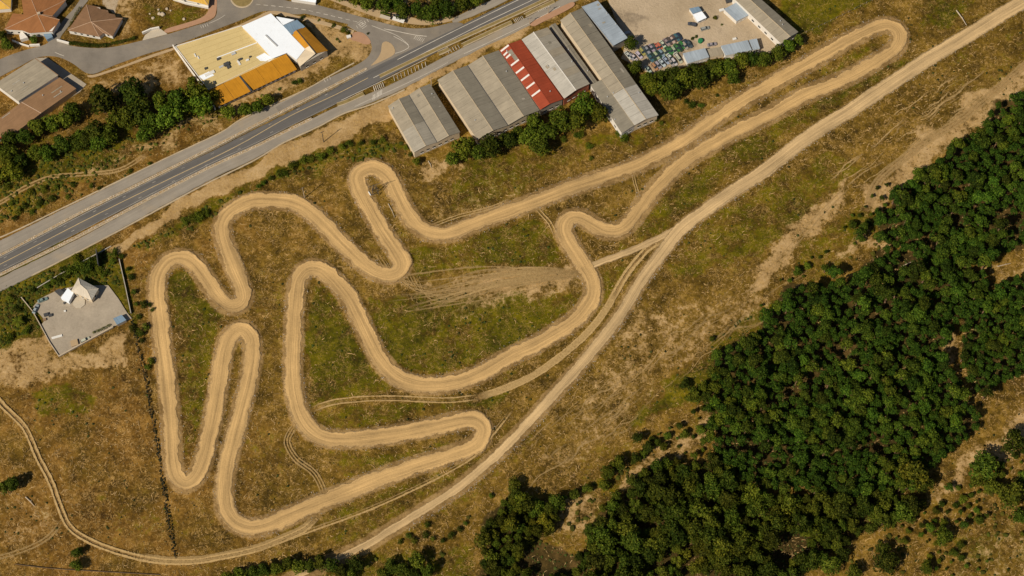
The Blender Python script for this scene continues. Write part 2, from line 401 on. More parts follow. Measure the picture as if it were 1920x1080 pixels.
def ribbon(name, pts, wpx, z, mat, parent=None, closed=False, step=1.0, jit=0.0, jscale=3.0, across=2, berm=0.0, skirt=.4, opac=None, off=0.0, seed=1, fade_m=6.0):
    """road or strip along a px polyline; wpx = width (px) or list per point"""
    widths = [w * PX for w in wpx] if isinstance(wpx, (list, tuple)) else [wpx * PX] * len(pts)
    A, W = catmull(pts, closed, step, widths)
    n = len(A)
    T = (np.roll(A, -1, 0) - np.roll(A, 1, 0)) if closed else np.gradient(A, axis=0)
    T /= np.linalg.norm(T, axis=1)[:, None] + 1e-9
    N = np.stack([-T[:, 1], T[:, 0]], 1)
    A = A + N * off * PX
    ds = np.concatenate([[0], np.cumsum(np.linalg.norm(np.diff(A, axis=0), axis=1))])
    cur = np.zeros(n)
    if berm:
        dT = (np.roll(T, -1, 0) - np.roll(T, 1, 0)); cur = T[:, 0] * dT[:, 1] - T[:, 1] * dT[:, 0]
        ker = np.hanning(15); ker /= ker.sum(); cur = np.convolve(np.concatenate([cur[-20:], cur, cur[:20]]), ker, 'same')[20:-20] / (2 * step)
    V = []; UV = []; E = []
    vs = np.linspace(-1, 1, across)
    jl = (fbm(ds, ds * 0 + seed * 5.1, jscale, seed + 50, 4) - .5) * 2 * jit * PX
    jr = (fbm(ds, ds * 0 + seed * 9.7, jscale, seed + 90, 4) - .5) * 2 * jit * PX
    if berm > .2:
        jl = jl + (fbm(ds, ds * 0 + 2.2, 17.0, seed + 150, 2) - .5) * 2 * jit * PX * .8; jr = jr + (fbm(ds, ds * 0 + 7.7, 17.0, seed + 190, 2) - .5) * 2 * jit * PX * .8
    if closed and n > 60:
        bl = np.linspace(0, 1, 24)
        for q in (jl, jr): q[-24:] = q[-24:] * (1 - bl) + q[0] * bl
    rows = []
    for v in vs:
        hw = W / 2 + np.where(v < 0, jl, jr) * abs(v)
        p = A + N * (v * hw)[:, None]
        zz = np.full(n, z)
        if berm:
            outer = np.clip(-cur * v * 14, 0, 1)
            zz = zz + berm * (.06 * abs(v) ** 6 + .9 * outer * abs(v) ** 3) * (.6 + .8 * fbm(ds, ds * 0 + v * 3, 4.0, seed + 7, 3))
            zz = zz + .05 * (fbm(p[:, 0], p[:, 1], 2.0, seed + 3, 3) - .5)
            zz = zz + .04 * abs(v < 1)
        rows.append((p, zz, v * W / 2, np.full(n, abs(v))))
    if skirt:
        for k, v in ((0, -1), (-1, 1)):
            p, zz, vv, e = rows[k]
            r = (p + N * v * .25, zz - skirt, vv + v * .25, e)
            rows = [r] + rows if k == 0 else rows + [r]
    m = len(rows)
    if closed:          # repeat the first ring so that the texture runs on to the end
        rows = [tuple(np.concatenate([q, q[:1]]) for q in r) for r in rows]; ds = np.append(ds, ds[-1] + step); n += 1
    V = np.concatenate([np.column_stack([p, zz]) for p, zz, _, _ in rows])
    UV = np.concatenate([np.column_stack([ds, vv]) for _, _, vv, _ in rows])
    E = np.concatenate([e for *_, e in rows])
    F = []
    for r in range(m - 1):
        for i in range(n - 1):
            j = i + 1
            F.append((r * n + i, r * n + j, (r + 1) * n + j, (r + 1) * n + i))
    at_ = {'edge': E}
    if opac is not None:
        fade = np.minimum(1, np.minimum(ds, ds[-1] - ds) / fade_m) if not closed else np.ones(n)
        at_['opac'] = np.tile(fade * opac, m)
    return mk(name, V, F, mat, parent, UV, smooth=bool(berm), attrs=at_)
def sheet(name, pxs, z, mat, parent=None, smooth=True, skirt=.4):
    """flat surface from a px outline"""
    if smooth:
        A, _ = catmull(pxs, True, 1.2)
        P = [Vector((x, y, z)) for x, y in A]
    else: P = [at(x, y).to_2d().to_3d() + Vector((0, 0, z)) for x, y in pxs]
    return slab(name, P, skirt, mat, parent)

# ------------------------------------------------------------------ survey lines (px on the aerial sheet)
TRACK = [(1465,147),(1527,112),(1590,76),(1640,52),(1662,46),(1681,53),(1688,70),(1676,93),(1640,117),(1590,145),(1515,175),(1440,217),
 (1380,246),(1325,276),(1277,306),(1250,332),(1225,357),(1201,390),(1183,415),(1162,431),(1137,433),(1112,420),(1088,407),(1069,408),(1058,424),
 (1063,447),(1080,475),(1095,499),(1109,523),(1112,551),(1100,575),(1072,604),(1011,642),(955,669),(897,702),(841,719),(791,722),(752,711),(724,688),
 (702,655),(674,597),(652,556),(622,520),(597,503),(575,504),(558,526),(554,560),(551,611),(549,694),(555,750),(568,787),(590,812),(621,823),(672,823),
 (735,815),(798,803),(861,789),(889,788),(905,800),(904,818),(886,838),(829,858),(735,888),(640,926),(546,965),(499,985),(467,989),(439,978),(423,955),
 (420,925),(427,866),(439,819),(453,765),(466,715),(473,668),(470,632),(452,616),(431,630),(420,658),(413,705),(398,788),(383,858),(368,893),(349,907),
 (332,895),(324,865),(321,805),(314,718),(309,680),(304,640),(297,577),(294,540),(300,510),(317,488),(340,482),(362,492),(385,522),(405,552),(424,571),
 (443,574),(457,562),(455,541),(440,505),(424,465),(416,430),(425,404),(450,386),(480,376),(530,377),(558,384),(582,398),(605,420),(630,445),(655,470),
 (682,495),(708,512),(734,516),(752,506),(752,487),(735,460),(715,430),(695,395),(675,355),(669,332),(679,318),(698,313),(718,321),(733,337),(746,364),
 (761,394),(780,420),(802,434),(830,439),(855,433),(905,413),(955,395),(1000,378),(1075,350),(1150,326),(1212,302),(1275,267),(1355,212),(1410,178)]
FARM = [(2060,-78),(1915,5),(1815,66),(1740,111),(1665,160),(1590,210),(1515,257),(1428,324),(1375,358),(1325,393),(1278,428),(1247,466),(1224,497),(1200,530),(1164,589),
 (1122,644),(1080,694),(1039,739),(987,797),(924,860),(861,913),(798,954),(735,992),(688,1021),(640,1044),(590,1066),(520,1100)]
FARM_W = [33,32,33,32,32,31,30,29,28,27,27,26,24,23,22,21,20,19,18,17,16,16,15,14,12,9,8]
BRANCH = [(1300,410),(1262,432),(1225,451),(1175,473),(1137,487),(1104,500)]
TRAIL2 = [(1245,448),(1214,467),(1180,506),(1158,542),(1136,580),(1108,617),(1067,655),(1011,697),(955,725),(897,745)]
TRAIL2B = [(897,745),(841,751),(785,749),(730,747),(674,749),(619,756),(583,770)]
TRAIL3 = [(-60,690),(7,762),(46,802),(70,855),(95,904),(113,953),(130,988),(165,1013),(211,1031),(264,1046),(317,1053),(369,1052),(422,1043),(480,1030),(530,1011),(571,992),(596,967)]
TRAIL4 = [(480,1034),(584,995),(688,957),(798,907),(886,858),(924,815),(961,768)]
TRAIL5 = [(-20,1050),(30,1036),(70,1020),(95,1003),(118,975)]
TRAIL6 = [(560,790),(545,810),(538,830),(555,860),(587,885),(603,912),(610,935)]
TRAIL7 = [(1003,385),(1015,400),(1032,420),(1044,448)]
TRAIL8 = [(1186,322),(1190,342),(1195,360),(1191,380)]
TRAIL9 = [(1246,292),(1255,312)]
TRAIL10 = [(805,424),(855,405),(917,389),(960,372)]
TRAIL11 = [(-40,400),(7,376),(50,350),(100,331),(162,326),(225,318),(275,289)]
TRAIL12 = [(1990,70),(1915,128),(1860,175),(1800,225),(1740,262),(1690,300),(1645,342),(1625,392)]
TRAIL13 = [(1590,350),(1540,400),(1500,445),(1440,510)]

_k = TRACK.index((1095,499)); TRACK = TRACK[_k:] + TRACK[:_k]
# ------------------------------------------------------------------ ground
def axis(lo, hi, d, far):
    core = np.arange(lo, hi + d * .5, d)
    ext = np.array([4, 12, 30, 70, 160, 400, 1000, far], float)
    return np.concatenate([lo - ext[::-1], core, core[-1] + ext])
GX = axis(-262, 262, .62, 4000); GY = axis(-150, 172, .62, 4000)
X, Y = np.meshgrid(GX, GY); NX, NY = len(GX), len(GY)
PXX, PYY = to_px(np.clip(X, -330, 330), np.clip(Y, -220, 240))
wob = lambda s, a, k: (fbm(X, Y, s, k, 4) - .5) * a
def poly_mask(poly, soft=10, seed=0):
    """soft-edged px polygon on the ground grid"""
    x = PXX + wobx * soft; y = PYY + woby * soft
    inside = np.zeros(X.shape, bool); dist = np.full(X.shape, 1e9)
    n = len(poly)
    for i in range(n):
        (x0, y0), (x1, y1) = poly[i], poly[(i + 1) % n]
        c = ((y0 > y) != (y1 > y)) & (x < (x1 - x0) * (y - y0) / (y1 - y0 + 1e-9) + x0)
        inside ^= c
        L2 = (x1 - x0) ** 2 + (y1 - y0) ** 2 + 1e-9
        t = np.clip(((x - x0) * (x1 - x0) + (y - y0) * (y1 - y0)) / L2, 0, 1)
        dist = np.minimum(dist, np.hypot(x - x0 - t * (x1 - x0), y - y0 - t * (y1 - y0)))
    return sstep(-soft, soft, np.where(inside, dist, -dist))
wobx = (fbm(X, Y, 14, 11, 5) - .5) * 6; woby = (fbm(X, Y, 14, 23, 5) - .5) * 6
def line_dist(A, R):
    """distance (m) to a world polyline, up to R"""
    D = np.full(X.shape, R, float)
    for k in range(0, len(A) - 1, 3):
        p = A[k:min(k + 4, len(A))]
        x0, x1 = p[:, 0].min() - R, p[:, 0].max() + R; y0, y1 = p[:, 1].min() - R, p[:, 1].max() + R
        i0, i1 = np.searchsorted(GX, (x0, x1)); j0, j1 = np.searchsorted(GY, (y0, y1))
        if i0 >= i1 or j0 >= j1: continue
        xs, ys = X[j0:j1, i0:i1], Y[j0:j1, i0:i1]; d = D[j0:j1, i0:i1]
        for q in p: np.minimum(d, np.hypot(xs - q[0], ys - q[1]), out=d)
    return D
GREEN = [([(590,530),(620,540),(720,700),(760,740),(580,765),(575,600)],.75),([(700,550),(760,560),(1090,545),(1080,590),(900,680),(790,705),(740,690),(690,620)],.72),
 ([(790,460),(880,450),(1000,400),(1050,470),(1060,495),(900,500),(780,530),(760,480)],.6),([(310,520),(350,500),(420,590),(400,640),(330,640)],.6),([(322,640),(410,640),(380,820),(340,860),(328,780)],.45),
 ([(580,772),(640,760),(900,755),(960,735),(930,775),(860,770),(640,800),(600,800)],.72),([(1130,500),(1210,470),(1150,560),(1120,600),(1110,570)],.6),
 ([(1280,440),(1400,360),(1560,270),(1640,320),(1580,350),(1450,470),(1350,500),(1260,520)],.5),([(1430,-40),(1680,-40),(1600,20),(1500,68),(1480,50)],.95),([(1720,-40),(1850,-40),(1780,60),(1720,60)],.6),
 ([(1440,230),(1690,105),(1745,95),(1500,240),(1280,410),(1230,440),(1160,460),(1240,370),(1300,320)],.62),([(1490,165),(1640,70),(1660,80),(1560,140)],.45),([(600,840),(680,845),(830,830),(850,840),(700,890),(640,900)],.45),
 ([(600,970),(900,860),(960,800),(930,840),(700,1000),(640,1020)],.4),([(1280,700),(1330,660),(1400,640),(1440,660),(1330,760),(1250,770),(1180,800)],.8),([(-60,300),(400,170),(420,220),(300,290),(200,320),(-60,450)],.6),
 ([(60,730),(130,720),(180,740),(150,780),(70,770)],.6),([(240,460),(420,370),(520,310),(720,250),(760,280),(700,290),(560,330),(420,400),(260,470)],.7),([(-60,490),(180,460),(240,500),(255,640),(240,600),(210,540),(100,540),(70,590),(80,640),(-60,700)],.9),
 ([(250,10),(385,12),(380,30),(310,55),(270,45)],.6),([(860,300),(1100,250),(1240,230),(1320,200),(1300,230),(1100,300),(960,360),(840,400)],.5),([(1180,1000),(1220,980),(1260,1040),(1200,1060)],.9),
 ([(640,1010),(720,960),(980,800),(1040,760),(980,860),(860,960),(720,1040)],.35),([(1500,470),(1640,360),(1660,420),(1560,520),(1480,540)],.55),([(1800,1000),(1980,960),(1980,1100),(1800,1100)],.4),([(130,60),(250,60),(250,95),(130,95)],.5),
 ([(490,1040),(420,1100),(900,1100),(880,1010),(780,1030),(640,1050)],.5),([(1330,640),(1460,560),(1500,620),(1420,760),(1330,780)],.7),([(1110,890),(1000,930),(960,910),(900,1000),(1000,1090),(1250,1090),(1300,900)],.3)]
BARE = [([(190,468),(330,386),(400,343),(480,306),(600,244),(740,180),(738,212),(640,268),(560,303),(480,334),(400,374),(300,420),(215,474)],1.35),([(1090,500),(960,500),(800,535),(700,533),(740,548),(880,560),(830,590),(960,572),(1090,530)],.55),([(1092,506),(1000,502),(880,515),(930,552),(1000,540),(1092,522)],.9),
 ([(1590,345),(1570,400),(1520,450),(1440,550),(1395,565),(1450,480),(1530,390)],.85),([(1180,590),(1280,560),(1420,560),(1470,520),(1450,600),(1330,650),(1240,720),(1100,860),(1000,880),(1080,780)],.45),
 ([(1990,90),(1900,130),(1700,270),(1630,345),(1620,400),(1660,380),(1700,335),(1760,292),(1840,232),(1990,150)],.8),([(-60,690),(80,640),(110,672),(240,610),(245,680),(150,700),(-60,735)],.8),([(165,158),(300,100),(335,110),(350,160),(280,170),(200,170)],.6),
 ([(200,300),(300,258),(360,230),(400,205),(425,230),(380,250),(250,310),(100,335),(40,360)],.6),([(565,35),(680,60),(700,80),(690,100),(620,125),(560,150),(430,210),(400,205),(480,165),(590,100)],.95),
 ([(1980,720),(1860,800),(1820,850),(1740,930),(1700,960),(1780,930),(1850,880),(1980,800)],.7),([(1840,990),(1980,940),(1980,1100),(1770,1100)],.35),([(730,200),(815,150),(930,88),(1045,33),(1050,20),(930,70),(740,178)],1.3),
 ([(185,-40),(260,-40),(245,50),(215,80),(205,40)],.6),([(1000,950),(1080,930),(1130,930),(1110,990),(1060,1010),(1000,1000)],.55),([(1160,900),(1250,830),(1350,770),(1350,800),(1260,870),(1180,920)],.6),([(1590,450),(1700,440),(1700,460),(1560,500)],.6),
 ([(1765,620),(1800,605),(1795,670),(1755,690)],.7),([(795,300),(850,295),(865,318),(800,335)],.7),([(1850,500),(1980,455),(1980,500),(1860,525)],.45),([(1700,480),(1790,470),(1780,500),(1700,510)],.6),([(560,-60),(860,-60),(900,10),(760,55),(640,20)],.5),([(80,900),(10,940),(0,1050),(90,1040),(130,990)],.35),([(770,380),(850,395),(900,330),(1000,320),(940,380),(840,420)],.3)]
GRAVEL = [([(1118,-60),(1385,-60),(1420,40),(1470,92),(1440,100),(1340,112),(1290,122),(1220,140),(1165,110),(1172,80)],1.0),([(170,-60),(250,-60),(215,30),(190,10)],.6)]
STAIN = [([(1192,98),(1282,60),(1302,86),(1250,128),(1212,136)],1.1),([(1140,10),(1190,15),(1216,40),(1224,62),(1195,64),(1160,45)],1.0),([(1330,30),(1370,45),(1350,60),(1310,50)],.6),([(1390,50),(1440,80),(1420,90),(1380,65)],.5)]
LITTER = []
FOREST = {
 'upper': [(1990,170),(1880,185),(1850,215),(1855,245),(1790,270),(1760,300),(1720,330),(1685,350),(1672,385),(1640,405),(1650,445),(1690,468),(1740,488),(1800,500),(1850,492),(1880,470),(1990,440)],
 'main': [(1655,466),(1640,496),(1600,525),(1560,535),(1490,540),(1470,550),(1448,592),(1422,630),(1335,668),(1345,700),(1325,740),(1328,800),(1345,860),(1420,915),(1600,925),(1700,915),(1752,872),(1800,830),(1838,792),(1815,745),(1790,705),(1774,690),(1764,662),(1784,622),(1812,580),(1845,545),(1860,520),(1790,496),(1720,476)],
 'right': [(1990,500),(1880,530),(1840,550),(1812,590),(1806,640),(1808,690),(1826,728),(1850,735),(1880,712),(1990,670)],
 'lower': [(1345,862),(1300,872),(1245,862),(1195,890),(1160,935),(1130,965),(1105,990),(1125,1110),(1430,1110),(1520,1060),(1600,1010),(1690,965),(1740,935),(1690,925),(1600,930),(1480,935),(1420,925)],
 'fringe': [(962,930),(935,950),(912,985),(905,1030),(890,1110),(1110,1110),(1105,1045),(1060,1032),(1000,1012),(1035,990),(1045,955),(1020,945),(990,938)]}
green = np.zeros(X.shape); bare = np.zeros(X.shape); gravel = np.zeros(X.shape); litter_shade = np.zeros(X.shape); stain = .22 + np.zeros(X.shape)
for p, v in STAIN: stain = np.maximum(stain, v * .75 * poly_mask(p, 14))
for p, v in GREEN: green = np.maximum(green, v * poly_mask(p, 9))
for p, v in BARE: bare = np.maximum(bare, v * poly_mask(p, 7 if v > 1 else 12))
for p, v in GRAVEL: gravel = np.maximum(gravel, v * poly_mask(p, 3))
for p in FOREST.values(): litter_shade = np.maximum(litter_shade, .8 * poly_mask(p, 8))
TA, _ = catmull(TRACK, True, 1.0); FA, _ = catmull(FARM, False, 1.0)
dT = line_dist(TA, 11.0); dF = line_dist(FA, 9.0)
halo = np.maximum(1 - sstep(3.4, 7.4, dT), .9 * (1 - sstep(2.8, 5.5, dF)))
for tr, w in ((BRANCH, 1.0), (TRAIL2, .8), (TRAIL2B, .55), (TRAIL3, .7), (TRAIL4, .5), (TRAIL5, .5), (TRAIL6, .45), (TRAIL7, .5), (TRAIL10, .4), (TRAIL11, .6), (TRAIL12, .8)):
    a, _ = catmull(tr, False, 1.0); halo = np.maximum(halo, w * (1 - sstep(.5, 3.2, line_dist(a, 4.0))))
green = np.clip(green * .95 + .09 + (fbm(X, Y, 28, 5, 5) - .5) * .8, 0, 1) * (1 - .4 * halo)
reddish = sstep(900, 200, PXX) * .55 + (fbm(X, Y, 40, 77, 3) - .5) * .6
near = np.minimum(dT - 4.6, dF - 4.2)
relief = -(fbm(X, Y, 6.0, 31, 4) * .55 + fbm(X, Y, 2.2, 41, 3) * .50) * sstep(-.5, 2.0, near)
relief *= (1 - gravel) * (1 - .7 * bare)
relief[PYY < 470 - PXX * .49] *= .25
me = bpy.data.meshes.new('ground')
me.vertices.add(NX * NY); me.vertices.foreach_set('co', np.stack([X, Y, relief], -1).ravel())
ii = (np.arange(NY - 1)[:, None] * NX + np.arange(NX - 1)[None]).ravel()
quads = np.stack([ii, ii + 1, ii + NX + 1, ii + NX], 1)
me.loops.add(quads.size); me.loops.foreach_set('vertex_index', quads.ravel())
me.polygons.add(len(quads)); me.polygons.foreach_set('loop_start', np.arange(len(quads)) * 4); me.polygons.foreach_set('loop_total', np.full(len(quads), 4))
for nm, ch in (('zone_a', (green, bare, litter_shade, stain)), ('zone_b', (halo, gravel, np.clip(reddish, 0, 1), stain))):
    at_ = me.attributes.new(nm, 'FLOAT_COLOR', 'POINT')
    at_.data.foreach_set('color', np.stack(ch, -1).ravel())
me.polygons.foreach_set('use_smooth', [True] * len(quads))
me.materials.append(MATS['ground']); me.update(); me.validate()
ground = struct(bpy.data.objects.new('ground', me)); COL.objects.link(ground)

# ------------------------------------------------------------------ dirt circuit, farm road and worn trails
TW = [26.5 if (x > 1140 and y < 440) else 30.5 if (x < 480 or x > 840) else 31.5 for x, y in TRACK]
TW = [max(w, 38 if math.hypot(x - 750, y - 505) < 26 else 33 if math.hypot(x - 1684, y - 65) < 28 or math.hypot(x - 902, y - 806) < 24 else 0) for w, (x, y) in zip(TW, TRACK)]
struct(ribbon('motocross_track', TRACK, TW, .05, 'track_dirt', closed=True, step=.7, jit=5.2, jscale=3.0, across=13, berm=.5, skirt=.5, seed=3))
struct(ribbon('dirt_road', FARM, FARM_W, .035, 'road_dirt', step=.7, jit=3.0, jscale=4.0, across=9, berm=.12, skirt=.4, seed=9))
struct(ribbon('dirt_spur', BRANCH, 13, .028, 'road_dirt', step=.7, jit=2.2, jscale=3, across=5, skirt=.3, seed=12))
kr = 0
def rut(pts, offs, w, op, jit=1.4, fade_m=6.0):
    global kr
    for o in offs:
        kr += 1
        struct(ribbon('dirt_trail', pts, w, .016 + .0002 * kr, 'rut_dirt', step=.8, jit=jit, jscale=2.5, across=5, skirt=0, opac=op, off=o, seed=20 + kr, fade_m=fade_m))
rut(TRAIL2, (-4.5, 4.5), 6.5, 1.0); rut(TRAIL2[3:], (0,), 12, .85)
rut(TRAIL2B, (-5, 4), 3.5, .9); rut(TRAIL3, (-4, 4), 5, 1.0); rut(TRAIL3[9:], (0, 7), 6, .6)
rut(TRAIL4, (-1,), 4, .9); rut(TRAIL4, (4,), 2.2, .5); rut(TRAIL5, (-3, 3), 4, .5); rut(TRAIL6, (-5, 0, 5), 3.5, .6)
rut(TRAIL7, (-3, 3), 3, 1.0); rut(TRAIL8, (-2, 2), 2.6, .9); rut(TRAIL9, (-3, 3), 3, 1.0); rut(TRAIL10, (-4, 1), 3, .8)
rut(TRAIL11, (-3, 3), 4, .7); rut(TRAIL12, (-6, 0, 6), 6, .5); rut(TRAIL13, (-4, 4), 4, .4)
# tyre marks fanning out to the left of the crossing, and streaks across the field by the wood
for k in range(38):
    f = (k % 26) / 25 if k < 26 else random.random(); ex = 700 + 190 * abs(math.sin(k * 2.3)) ; ey = 526 + f * 68 + random.uniform(-6, 6)
    mx, my = 920 + random.uniform(-40, 40), 506 + f * 44
    rut([(1090, 507 + f * 14), ((mx + 1090) / 2, 503 + f * 27 + random.uniform(-4, 4)), (mx, my + random.uniform(-6, 6)), (ex, ey)], (0,), random.uniform(2.0, 6), random.uniform(.35, .8), 2.5, 24.0)
for k in range(60):
    a = random.random(); bx = 1030 + a * 420 + random.uniform(-60, 90); by = 850 - a * 310 + random.uniform(-40, 40)
    L = random.uniform(18, 55); s = random.uniform(.55, .95); j = lambda: random.uniform(-6, 6)
    rut([(bx - L, by + L * s + j()), (bx - L * .4 + j(), by + L * s * .4 + j()), (bx + j(), by + j()), (bx + L * .5 + j(), by - L * s * .5 + j()), (bx + L, by - L * s + j())], (0,), random.uniform(2.0, 5.0), random.uniform(.3, .6), 2.4, 12.0)
for k in range(30):
    a = random.random(); bx = 1640 + a * 230 + random.uniform(-80, 10); by = 330 - a * 170 + random.uniform(-25, 10)
    L = random.uniform(12, 40); s = random.uniform(.5, .85); j = lambda: random.uniform(-5, 5)
    rut([(bx - L, by + L * s + j()), (bx - L * .4 + j(), by + L * s * .4 + j()), (bx + j(), by + j()), (bx + L, by - L * s + j())], (0,), random.uniform(2.0, 4.6), random.uniform(.45, .85), 2.4)
for k in range(10):
    rut([(700 + k * 9, 470 + k * 5), (735 + k * 8, 515 + k * 5 + random.uniform(-6, 6)), (800 + k * 8, 538 + k * 3)], (0,), 2.4, .55)

# ------------------------------------------------------------------ highway, service lanes, junction
CARR = [(-90,540),(7,492),(162,412),(300,344),(400,296),(457,267),(545,222),(632,178),(700,142),(770,107),(850,68),(920,33),(990,0),(1090,-48)]
CARR_W = [30,29,29,29,28,28,27,30,31,29,27,26,26,26]
NLANE = [(-90,504),(7,459),(150,387),(312,306),(412,260),(460,232),(570,179),(622,152),(672,130),(700,110),(708,88),(700,70),(684,56),(660,44)]
SLANE = [(-90,578),(7,530),(150,458),(300,376),(400,323),(475,288),(530,257),(585,232),(640,205),(700,181),(752,158),(840,112),(915,76),(990,40),(1060,3),(1160,-48)]
highway = struct(ribbon('highway', CARR, CARR_W, .045, 'asphalt_dark', step=1.5, across=3, jit=.6, seed=4))
nlane = struct(ribbon('service_lane_north', NLANE, [25,23,20,19,19,21,17,18,20,21,21,21,20,18], .030, 'asphalt_light', step=1.0, across=3, jit=1.0, seed=5))
slane = struct(ribbon('service_lane_south', SLANE, [27,25,23,22,20,19,19,19,19,18,18,18,18,18,18,18], .025, 'asphalt_light', step=1.5, across=3, jit=1.2, seed=6))
struct(sheet('junction', [(560,3),(620,16),(700,38),(760,52),(806,52),(850,42),(870,48),(830,84),(745,122),(690,145),(672,140),(700,118),(716,95),(714,74),(702,62),(672,50),(640,42),(575,26),(540,22)], .037, 'asphalt_mid'))
sstreet = struct(sheet('side_street', [(-60,140),(7,108),(50,93),(88,82),(102,62),(120,36),(140,14),(160,-14),(172,-10),(150,20),(128,50),(112,74),(130,85),(175,90),(212,88),(267,76),(312,65),(360,50),(392,40),(406,28),(406,0),(404,-20),(440,-40),(480,-40),(505,-14),(540,2),(580,4),(600,14),(560,27),(500,20),(440,42),(325,86),(275,101),(215,122),(178,138),(160,136),(135,118),(105,106),(70,108),(30,128),(-60,172)], .033, 'asphalt_mid'))
struct(ribbon('slip_road', [(520,206),(570,179),(622,152),(672,130),(700,110),(708,88),(700,70),(684,56),(655,42)], [14,17,18,20,21,21,21,20,16], .0335, 'asphalt_mid', step=1.0, across=3, jit=.6, seed=8))
struct(ribbon('slip_road', [(848,40),(880,26),(920,8),(980,-22)], [10,14,16,16], .029, 'asphalt_light', step=1.5, across=3, jit=1))
# pavements
pv1 = struct(ribbon('pavement', [(330,88),(385,72),(440,53),(480,36),(510,23),(560,33),(620,47),(665,60)], 7, .12, 'paving_sand', step=1.2, jit=1.2, skirt=.3))
pv2 = struct(sheet('pavement', [(592,-12),(640,8),(700,30),(740,40),(800,47),(850,38),(848,30),(800,38),(730,22),(690,16),(640,-2),(600,-20)], .12, 'paving_sand', skirt=.3))
pv3 = struct(sheet('pavement', [(398,-30),(406,-8),(405,24),(392,38),(312,62),(310,55),(380,32),(392,8),(385,-20)], .12, 'paving_red', skirt=.3))
pv4 = struct(sheet('pavement', [(663,60),(682,62),(693,74),(697,82),(684,84),(672,78),(655,74)], .12, 'paving_red', skirt=.3))
pv5 = struct(sheet('pavement', [(178,140),(230,123),(275,106),(325,90),(325,94),(275,111),(230,127),(172,146),(162,141)], .10, 'paving_sand', skirt=.3))
pv6 = struct(sheet('pavement', [(992,44),(1010,34),(1050,14),(1075,3),(1078,10),(1050,26),(1020,40),(1000,50)], .12, 'paving_red', skirt=.3))
# medians: raised strips with kerb stones
def median(pts, w, mat, label=None, soil='paving_sand'):
    m = struct(ribbon('median_strip', pts, w, .14, mat, step=1.0, jit=.5, across=3, skirt=.3, seed=random.randint(0, 99)))
    ribbon('kerb', pts, .7, .17, 'kerb_stone', m, step=1.2, jit=.25, across=2, skirt=.3, off=w / 2)
    ribbon('kerb', pts, .7, .172, 'kerb_stone', m, step=1.2, jit=.25, across=2, skirt=.3, off=-w / 2)
    return m
NM = [(-90,520),(7,475),(150,399),(250,350),(412,269),(495,226),(570,188),(620,163),(688,128)]
SM = [(-90,560),(7,511),(150,441),(300,361),(400,310),(475,276),(530,249),(585,222)]
worn('gravel_bed', (.30, .205, .105), .35, .8, (.14, .11, .05)); worn('turf_bed', (.22, .16, .06), .35, .5, (.12, .11, .03))
mn = median(NM, 3.6, 'gravel_bed'); ms = median(SM, 4.2, 'gravel_bed')
mm = median([(712,143),(760,120),(800,101),(850,78),(890,60),(950,33),(1000,10),(1050,-14)], 6.5, 'turf_bed')
for pts in ([(632,196),(650,190),(682,175)], [(822,100),(832,96),(842,91)], [(868,84),(900,69),(960,41)], [(985,28),(1005,18),(1040,2)]):
    median(pts, 7, 'turf_bed')
isl = struct(sheet('traffic_island', [(716,80),(726,77),(736,84),(741,100),(722,112),(700,122),(694,124),(708,110),(715,96)], .15, 'paving_sand', skirt=.3))
rnd = [(454 + 20.5 * math.cos(a), -6 + 19 * math.sin(a)) for a in np.linspace(0, 2 * math.pi, 16, endpoint=False)]
struct(sheet('roundabout_island', rnd, .16, 'turf_bed', skirt=.3))
rk = [(454 + 21.6 * math.cos(a), -6 + 20 * math.sin(a)) for a in np.linspace(0, 2 * math.pi, 24, endpoint=False)]
struct(ribbon('roundabout_kerb', rk, 2.2, .19, 'kerb_stone', closed=True, step=.6, skirt=.3))
# pebbles and stones laid along the two gravel medians
def pebbles(name, paths, count, spread, lo, hi, z, bright=.62):
    V = []; F = []; T = []
    for k in range(count):
        A = paths[k % len(paths)]; q = A[random.randrange(len(A))]
        x = q[0] + random.gauss(0, spread); y = q[1] + random.gauss(0, spread); r = random.uniform(lo, hi); b = len(V); n = 5; ph = random.random() * 6
        V += [(x + r * math.cos(ph + 6.283 * i / n) * random.uniform(.7, 1.2), y + r * math.sin(ph + 6.283 * i / n) * random.uniform(.6, 1.1), z) for i in range(n)] + [(x, y, z + r * .7)]
        F += [(b + i, b + (i + 1) % n, b + n) for i in range(n)]
        c = random.uniform(.2, bright); T += [(c, c * .86, c * .68, 1)] * (n + 1)
    o = mk(name, V, F, 'tinted'); a = o.data.attributes.new('tint', 'FLOAT_COLOR', 'POINT'); a.data.foreach_set('color', np.array(T).ravel())
    return stuff(o)
na, _ = catmull(NM, False, 1.0); sa_, _ = catmull(SM, False, 1.0)
pebbles('median_stones', [na, sa_], 1700, .26, .12, .34, .14)
# road paint
def line(parent, pts, w, z, mat='paint_white', dash=None, name='lane_line'):
    A, _ = catmull(pts, False, 1.0)
    if dash is None:
        P = pts; ribbon(name, P, w, z, mat, parent, step=1.5, jit=.25, skirt=0); return
    ds = np.concatenate([[0], np.cumsum(np.linalg.norm(np.diff(A, axis=0), axis=1))]); s = 0
    while s + dash[0] < ds[-1]:
        p = [np.array([np.interp(s + d, ds, A[:, 0]), np.interp(s + d, ds, A[:, 1])]) for d in (0, dash[0])]
        t = (p[1] - p[0]) / np.linalg.norm(p[1] - p[0]); nn = np.array([-t[1], t[0]]) * w * PX / 2
        V = [(*(p[0] - nn), z), (*(p[1] - nn), z), (*(p[1] + nn), z), (*(p[0] + nn), z)]
        mk('lane_dash', V, [(0, 1, 2, 3)], mat, parent); s += dash[0] + dash[1]
line(highway, [(-90,540),(7,492),(162,412),(300,344),(400,296),(457,267),(545,217),(632,176),(690,146)], 1.3, .053, 'paint_yellow')
line(highway, [(700,146),(770,112),(850,72),(920,37),(990,4),(1060,-30)], 1.1, .053)
